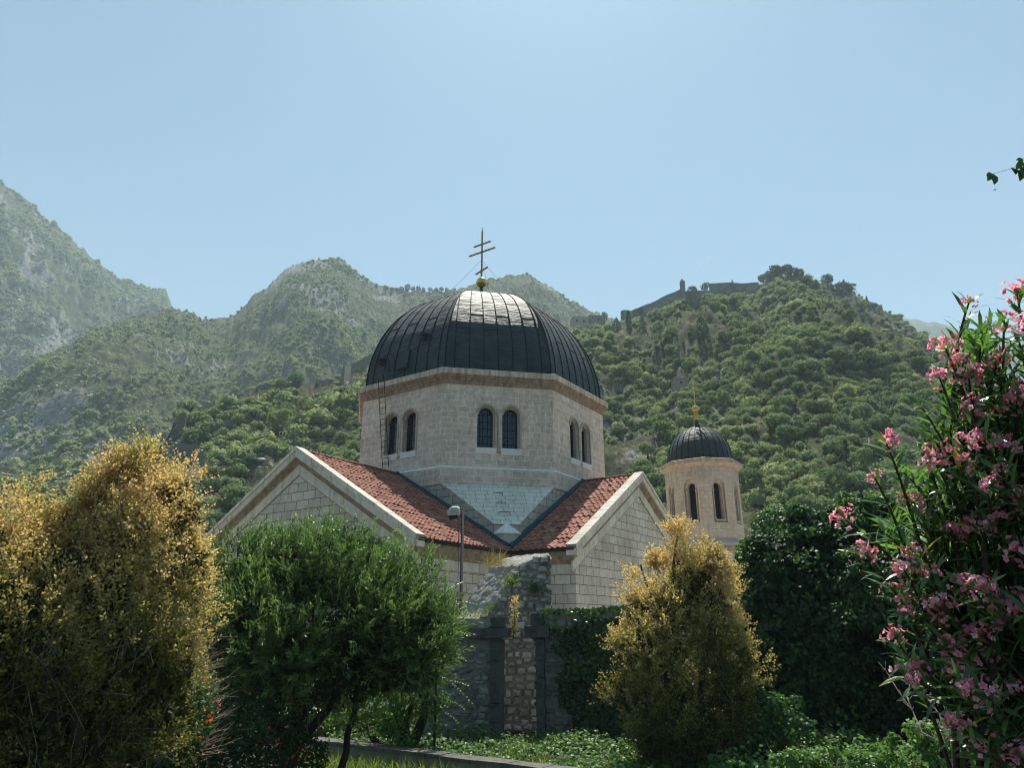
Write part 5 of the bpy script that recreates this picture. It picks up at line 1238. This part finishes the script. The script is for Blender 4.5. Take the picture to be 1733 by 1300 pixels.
tuft('grass_tuft', at(790, 1044, 19.3), 120, .22, .3, M['l_grass'], 'short grass on top of the left part of the ruined wall', 'grass tuft', 6, .6)
mo = at(869, 1075, 19.1); r = np.random.default_rng(151); n = 420; zz_ = r.random(n); P = np.stack([r.normal(0, .05, n)+.06*zz_, r.normal(0, .05, n), zz_*.95], 1); V, F, T = leaf_quads(P, r.normal(size=(n, 3))+[0, 0, .5], r.normal(size=(n, 3)), .06, .03, np.clip(.35+.5*zz_+r.normal(0, .1, n), 0, 1))
ml = empty('tall_weed', mo); tag(ml, 'upright yellow tipped weed growing beside the doorway lintel', 'weed'); np_mesh('leaves', V, F, M['l_gold'], ml, T); m = MB(); m.tube([(0, 0, -.1), (.03, 0, .5), (.06, 0, .95)], [.012, .009, .004], 5); m.build('stem', M['bark'], ml)

# ground cover and grass at the bottom
def gz(X, Y): return fbm(X*.3, Y*.3, 3)*.10-.02
def cover():
    r = np.random.default_rng(161); n = 26000; az = r.uniform(azel(560, 1200)[0], azel(1850, 1200)[0], n); rr_ = r.uniform(12.2, 19.0, n)
    X = CAM[0]+np.sin(az)*rr_; Y = CAM[1]+np.cos(az)*rr_
    # not on the near side of the kerb
    side = (X-ka[0])*kn[0]+(Y-ka[1])*kn[1]; nz = vn(X*.9, Y*.9, 5)*.6+vn(X*3, Y*3, 6)*.4; px = (az-azel(866, 1200)[0])*1200+866
    keep = ((side < -.3) | (px > 1050)) & (nz > .30); X, Y, nz, az = X[keep], Y[keep], nz[keep], az[keep]; m = len(X)
    hgt = .12+.42*np.clip(nz-.3, 0, 1)*(1+r.random(m)); hgt = hgt+.25*(X > 4)*nz; Z = gz(X, Y)+hgt*r.random(m)**.5+.05
    N = unit(r.normal(0, .55, (m, 3))+[0, -.25, 1]); D = unit(np.cross(N, r.normal(size=(m, 3)))); L = r.uniform(.06, .12, m)
    V, F, T = oval_leaves(np.stack([X, Y, Z], 1), D, N, L, L*.6, np.clip(.2+.9*(Z-gz(X, Y))+r.normal(0, .15, m), 0, 1)); struct(np_mesh('ground_cover', V, F, M['l_cover'], tint=T), 'stuff', 'leafy ground cover in front of the ruin')
    n = 16000; az = r.uniform(azel(480, 1200)[0], azel(1250, 1200)[0], n); rr_ = r.uniform(12.5, 18, n); X = CAM[0]+np.sin(az)*rr_; Y = CAM[1]+np.cos(az)*rr_; side = (X-ka[0])*kn[0]+(Y-ka[1])*kn[1]
    keep = (side > .05) | (vn(X, Y, 9) > .62); X, Y = X[keep], Y[keep]; m = len(X); h = r.uniform(.12, .34, m)
    V, F, T = oval_leaves(np.stack([X, Y, gz(X, Y)], 1), unit(r.normal(0, .35, (m, 3))+[0, 0, 1]), r.normal(size=(m, 3)), h, np.full(m, .012), r.random(m), .25); struct(np_mesh('grass', V, F, M['l_grass'], tint=T), 'stuff', 'bright grass before the low garden wall')
cover()
dense('bush', 15.2, [(1290, 1270, 45, 50), (1330, 1240, 40, 60), (1280, 1215, 30, 40), (1250, 1290, 50, 40)], 3800, 171, 'dark leafy bush right of the slender golden tree foot', 'bush', M['l_dark'], (.06, .11), .5, .2, .85, .8, (1290, 1310, 15.2), .15, .5)
dense('bush', 12.6, [(1420, 1290, 60, 26), (1350, 1295, 50, 24), (1480, 1298, 60, 22)], 2600, 172, 'low light leaved bush under the shade of the big dark tree', 'bush', M['l_cover'], (.05, .09), .5, .3, .9, .5, (1410, 1310, 12.6), .25, .5, gs=3)
dense('bush', 10.8, [(1590, 1262, 40, 40), (1550, 1285, 45, 30), (1630, 1280, 40, 38)], 2600, 173, 'light green bush at the foot of the oleander', 'bush', M['l_cover'], (.045, .085), .5, .3, .9, .5, (1590, 1310, 10.8), .25, .5, gs=3)

# ------------------------------------------------------------------ hillside trees one can tell apart
def crown_tree(name, P, hgt, wid, label, group, cyp=False, seed=0, tb=.15, cat='tree'):
    r = np.random.default_rng(seed); root = empty(name, P); tag(root, label, cat, group)
    n = 420
    if cyp:
        t = r.random(n); w = wid/2*np.sin(np.pi*np.clip(t*.86+.14, 0, 1))**.7*(1-.35*t); th = r.uniform(0, 6.28, n); Q = np.stack([np.cos(th)*w*r.uniform(.7, 1.05, n), np.sin(th)*w*r.uniform(.7, 1.05, n), hgt*(.06+.94*t)], 1); O = unit(np.stack([np.cos(th), np.sin(th), .5+0*t], 1))
    else:
        bl = [(0, 0, hgt*.6, wid*.42, wid*.42, hgt*.36)]+[(r.uniform(-.26, .26)*wid, r.uniform(-.26, .26)*wid, hgt*r.uniform(.5, .78), wid*.26, wid*.26, hgt*.2) for _ in range(4)]
        Q, O, f = blob_points(bl, n, r, .75, .0, 1, seed)
    m = len(Q); N = unit(O+r.normal(0, .5, (m, 3))); D = unit(np.cross(N, r.normal(size=(m, 3)))); L = max(wid, hgt*.5)*r.uniform(.12, .22, m)*(.8 if not cyp else .75)
    V, F, T = leaf_quads(Q, D, N, L, L*.8, np.clip(tb-(.12 if tb < .06 else 0)-(.08 if cyp else 0)+.3*Q[:, 2]/hgt+r.normal(0, .08, m), 0, 1), .1)
    np_mesh('crown', V, F, M['l_hill'], root, T)
    mb = MB(); mb.tube([(0, 0, -1), (0, 0, hgt*.5)], [wid*.07+.1, wid*.04], 6); mb.build('trunk', M['bark'], root)
    return root
def kx_(p): return float(np.hypot(*(p[:2]-CAM[:2])))/1150
def on(hill, px, py, hpx, wpx, name, label, group=None, cyp=False, seed=0, tb=.15):
    p = hill.pick(px, py); k = kx_(p); return crown_tree(name, p-[0, 0, .3], hpx*k*1.08, wpx*k, label, group, cyp, seed, tb)
on(near, 1175, 492, 20, 20, 'round_crowned_tree', 'small round tree on the rampart skyline left of its twin', seed=301, tb=.02)
on(near, 1198, 492, 21, 16, 'round_crowned_tree', 'small round tree on the rampart skyline right of its twin', seed=302, tb=.02)
on(near, 1247, 490, 17, 9, 'cypress', 'small pointed tree against the upper rampart', cyp=True, seed=303, tb=.02)
on(near, 1392, 494, 20, 10, 'cypress', 'slim cypress on the ridge right of the summit', cyp=True, seed=304, tb=.0)
on(near, 1410, 497, 20, 22, 'bushy_tree', 'dark bushy tree on the ridge right of the slim cypress', seed=305, tb=.0)
on(near, 1436, 503, 20, 36, 'spreading_pine', 'flat spreading pine on the right shoulder of the fortress hill', seed=306, tb=.0)
on(near, 1481, 522, 18, 5, 'cypress', 'tiny lone cypress low on the right skyline', cyp=True, seed=307, tb=.0)
on(near, 1490, 524, 10, 14, 'bushy_tree', 'small bush beside the tiny lone cypress', seed=308, tb=.0)
on(near, 1046, 566, 28, 20, 'cypress', 'broad dark conifer below the left ruin of the fortress', cyp=True, seed=309, tb=.0)
on(near, 1065, 566, 42, 11, 'cypress', 'tall slim cypress between two shorter conifers', cyp=True, seed=310, tb=.0)
on(near, 1090, 560, 25, 16, 'cypress', 'short conifer right of the tall slim cypress', cyp=True, seed=311, tb=.0)
on(near, 1188, 576, 40, 24, 'cypress', 'stout dark cypress standing alone below the rampart', cyp=True, seed=312, tb=.0)
on(near, 1396, 800, 45, 8, 'cypress', 'thin dark cypress low on the right slope', cyp=True, seed=313, tb=.0)
on(near, 1026, 548, 24, 14, 'bushy_tree', 'dark tree beside the small ruined house', seed=314, tb=.02)
on(near, 517, 706, 30, 32, 'round_crowned_tree', 'pale round topped tree on the slope left of the dome', seed=315, tb=.45)
on(near, 468, 748, 42, 46, 'bushy_tree', 'bright green bushy tree above the left gable', seed=316, tb=.35)
TL = ['leftmost bright green bush on the round stone terrace', 'second bright green bush from the left on the stone terrace', 'bright green bush at the middle of the stone terrace', 'small bright bush at the front left of the stone terrace', 'rightmost bright green bush on the stone terrace', 'bright green bush at the front middle of the stone terrace']
for i, (px, py, w) in enumerate([(322, 706, 40), (350, 702, 44), (380, 704, 40), (335, 712, 36), (395, 712, 30), (365, 710, 40)]):
    on(near, px, py+12, 20, w*.7, 'terrace_tree', TL[i], 'bushes on the stone terrace', seed=320+i, tb=.45)
for i in range(9):
    px = 1302+i*10; on(near, px, 476+(0 if i < 6 else (i-5)*6), 15+(i*7 % 6), 20, 'summit_tree', 'dark bushy tree crowding the very summit of the fortress hill', 'trees crowding the summit', seed=340+i, tb=.02)
for i, (px, w) in enumerate([(644, 9), (655, 8), (664, 7), (672, 9), (683, 11), (692, 8), (702, 9), (712, 7), (722, 8), (733, 7), (742, 8), (752, 7), (628, 7), (764, 6)]):
    on(mid, px, 494-(6 if px < 640 else 0), w*1.15, w*1.1, 'saddle_tree', 'tiny tree in the skyline row on the saddle left of the cross', 'tiny trees along the saddle', seed=360+i, tb=.0)
# larger trees of the fortress slope (each its own object, meshes shared)
r = np.random.default_rng(401); protos = []
slope_lab = 'rounded green tree among the many on the fortress hillside'
for i in range(6):
    bl_r = crown_tree('slope_tree', (0, 0, -50), 6.0, 6.4, slope_lab, 'trees on the fortress hillside', seed=410+i, tb=.12+.06*i); protos.append(bl_r)
cnt = 0; used = []
while cnt < 210:
    px, py = r.uniform(280, 1640), r.uniform(520, 900)
    if 600 < px < 1035 and py > 560: continue
    p = near.pick(px, py); d = kx_(p)*1150
    if any(sg[0][0]-8 < px < sg[-1][0]+8 and np.interp(px, [a[0] for a in sg], [a[1] for a in sg])-6 < py < np.interp(px, [a[0] for a in sg], [a[1]+a[2] for a in sg])+26 for sg in WALLS) or any(x0-8 < px < x1+8 and y0-4 < py < y1+18 for x0, y0, x1, y1 in CLEAR): continue
    if d < 85 or any(abs(px-a)+abs(py-b) < 16 for a, b in used): continue
    if near.py[near.nv-1, np.argmin(np.abs(near.px[near.nv//2]-px))] > py-6: continue
    used.append((px, py)); s = r.uniform(.4, .95)*(1 if d > 200 else .72)
    if cnt < 6: o_ = protos[cnt]
    else:
        src = protos[cnt % 6]; o_ = src.copy(); COL.objects.link(o_)
        for ch in src.children:
            c_ = ch.copy(); COL.objects.link(c_); c_.parent = o_
    o_.location = p-np.array([0, 0, .4]); o_.rotation_euler = (0, 0, r.uniform(0, 6)); o_.scale = (s, s, s*r.uniform(.8, 1.1)); cnt += 1
    if px < 620: o_['label'] = 'rounded green tree among the many on the slope left of the black dome'; o_['group'] = 'trees on the slope left of the dome'
    elif py < 640: o_['label'] = 'rounded green tree high on the fortress hillside below the rampart'; o_['group'] = 'trees high on the fortress hillside'
    elif px < 1140: o_['label'] = 'rounded green tree on the hillside between the two black domes'; o_['group'] = 'trees between the two domes'
    else: o_['label'] = 'rounded green tree low on the fortress hillside right of the bell tower'; o_['group'] = 'trees low on the fortress hillside'

# ------------------------------------------------------------------ fortress walls and hillside buildings
M['fort'] = m_plain('old fortress stone', (.15, .16, .14), var=.9, scale=.5, bump=.6, dist=.3)
def rampart(name, label, pts, hill, thick=1.6, hpx=None, cat='city wall', fixed=True):
    """pts: (px, py_top, height px)"""
    root = empty(name, (0, 0, 0)); tag(root, label, cat); Q = []
    for px, pt_, hp in pts:
        p = hill.pick(px, pt_+hp); d = kx_(p)*1150; top = at(px, pt_, d); Q.append((p[0], p[1], p[2]-2.5, top[2]))
    o_ = np.array([Q[0][0], Q[0][1], 0]); root.location = o_
    sub = []
    for a, b in zip(Q[:-1], Q[1:]):
        for i in range(4): sub.append(tuple(np.array(a)*(1-i/4)+np.array(b)*i/4+[0, 0, 0, (0 if i == 0 else random.uniform(-.2, .2))]))
    sub.append(Q[-1]); mb = MB()
    away = [unit(np.array([q[0]-CAM[0], q[1]-CAM[1], 0])) for q in sub]
    for (a, na), (b, nb_) in zip(zip(sub[:-1], away[:-1]), zip(sub[1:], away[1:])):
        A, B_ = np.array(a[:2]+(0,)), np.array(b[:2]+(0,)); z = np.array([0, 0, 1.])
        f = [A+z*a[2], B_+z*b[2], B_+z*b[3], A+z*a[3]]; g = [A+na*thick+z*a[2], B_+nb_*thick+z*b[2], B_+nb_*thick+z*b[3], A+na*thick+z*a[3]]
        f = [x-o_ for x in f]; g = [x-o_ for x in g]; mb.face(f); mb.face(g[::-1]); mb.face([f[3], f[2], g[2], g[3]])
    for e, na in ((sub[0], away[0]), (sub[-1], away[-1])):
        A = np.array(e[:2]+(0,))-o_; z = np.array([0, 0, 1.]); mb.face([A+z*e[2], A+na*thick+z*e[2], A+na*thick+z*e[3], A+z*e[3]])
    mb.build('wall_body', M['fort'], root); return root
rampart('city_wall', 'long old city wall climbing the slope left of the dome', [(318, 688, 8), (345, 680, 9), (372, 672, 9), (400, 664, 10), (422, 653, 12), (440, 646, 12), (452, 652, 8)], near)
rampart('city_wall', 'short stretch of city wall between the trees left of the dome', [(508, 650, 10), (530, 645, 12), (552, 641, 12), (566, 642, 9)], near)
rampart('city_wall', 'bastion wall rising behind the left side of the black dome', [(574, 622, 28), (580, 621, 28), (592, 618, 22), (608, 608, 20), (626, 598, 22), (660, 590, 18)], near)
rampart('wall_ruin', 'stub of ruined gate wall at the left end of the city wall', [(282, 700, 42), (290, 696, 44), (296, 698, 36), (302, 716, 18)], near, cat='ruin')
rampart('city_wall', 'low pale parapet running down behind the left golden tree', [(272, 738, 16), (290, 728, 14), (318, 712, 9)], near)
rampart('terrace_wall', 'stone retaining wall of the terrace under bright bushes', [(330, 709, 14), (350, 707, 16), (375, 708, 16), (402, 710, 14)], near, cat='terrace wall')
rampart('terrace_wall', 'curved dark bastion wall just right of the left golden tree top', [(272, 758, 40), (285, 750, 44), (305, 748, 44), (325, 752, 36), (345, 762, 24), (352, 770, 12)], near, cat='terrace wall')
rampart('fortress_wall', 'lower rampart of the hilltop fortress climbing from the left', [(1058, 524, 14), (1072, 526, 16), (1090, 518, 18), (1105, 513, 18), (1130, 500, 24), (1150, 491, 28), (1156, 488, 30)], near, cat='fortress wall')
rampart('fortress_wall', 'middle rampart of the hilltop fortress below the two round trees', [(1162, 492, 28), (1185, 491, 26), (1212, 491, 20)], near, cat='fortress wall')
rampart('fortress_wall', 'upper rampart of the hilltop fortress reaching the summit trees', [(1207, 479, 20), (1235, 477, 20), (1262, 478, 16), (1293, 476, 12)], near, cat='fortress wall')
def block(name, px, py, wpx, hpx, dep, label, cat, mat, roof=None, hill=near, wins=()):
    p = hill.pick(px, py); k = kx_(p); w, h = wpx*k, hpx*k*1.06; az = math.atan2(p[0]-CAM[0], p[1]-CAM[1]); root = empty(name, p, -az+.25); tag(root, label, cat)
    m = MB(); m.box((0, 0, h/2-1), (w, dep, h+2)); m.build('wall', mat, root)
    if roof == 'gable':
        m = MB(); z = h; hw = w/2+.15; hd_ = dep/2+.2; rp = w*.26
        m.poly([(-hw, -hd_, z), (hw, -hd_, z), (0, -hd_, z+rp), (-hw, hd_, z), (hw, hd_, z), (0, hd_, z+rp)], [(0, 1, 2), (3, 5, 4), (0, 2, 5, 3), (1, 4, 5, 2), (0, 3, 4, 1)]); m.build('roof', M['pinktrim'] if mat is M['chapel'] else mat, root)
    elif roof == 'cone': m = MB(); m.lathe([(w*.55, h), (w*.35, h+w*.45), (.01, h+w*1.0)], 10); m.build('roof', mat, root)
    for (wx, wz) in wins:
        m = MB(); m.box((wx*w, -dep/2-.02, wz*h), (w*.14, .12, h*.22)); m.build('window', M['dark'], root)
    return root
M['chapel'] = m_plain('pink chapel stone', (.34, .27, .22), var=.4)
block('watch_turret', 1158, 512, 7, 28, 3, 'small pointed turret on the left fortress rampart', 'turret', M['fort'], 'cone')
block('turret', 1059, 536, 9, 14, 3, 'small square turret at the lower left end of the fortress', 'turret', M['fort'])
block('ruined_house', 983, 553, 28, 18, 7, 'roofless pale stone house on the ridge right of the black dome', 'ruined house', M['chapel'], None, near, [(-.25, .55), (.2, .55)])
block('ruined_house', 1010, 552, 26, 15, 7, 'darker ruined stone house beside the roofless pale one', 'ruined house', M['fort'], None, near, [(.1, .5)])
block('hillside_chapel', 1138, 668, 24, 11, 6, 'small pinkish stone chapel half hidden in the hillside trees', 'chapel', M['chapel'], 'gable', near, [(0, .4)])
block('chapel_bell_tower', 1145, 660, 8, 24, 3, 'thin square bell tower rising behind the hillside chapel', 'bell tower', M['chapel'], 'cone', near, [(0, .8)])
for px in (694, 705):
    p = mid.pick(px, 490); m = MB(); m.tube([(0, 0, -1), (0, 0, 9 if px > 700 else 7)], [.2, .1], 5); q = empty('mast', p); tag(q, 'thin mast on the saddle skyline, '+('the taller of the two' if px > 700 else 'the shorter of the two'), 'mast'); m.build('mast_pole', M['iron'], q)

# ------------------------------------------------------------------ haze
hz = MB(); hz.box((0, 950, 520), (5200, 2500, 1052)); hm = bpy.data.materials.new('air haze'); hm.use_nodes = True; nt = hm.node_tree; nt.nodes.clear()
pv = nt.nodes.new('ShaderNodeVolumePrincipled'); oo = nt.nodes.new('ShaderNodeOutputMaterial'); pv.inputs['Color'].default_value = (.72, .88, 1., 1); pv.inputs['Density'].default_value = HAZE_DENSITY; pv.inputs['Anisotropy'].default_value = .1
nt.links.new(pv.outputs[0], oo.inputs['Volume'])
ho = hz.build('haze', hm); struct(ho, 'stuff', 'thin blue summer haze filling the air')
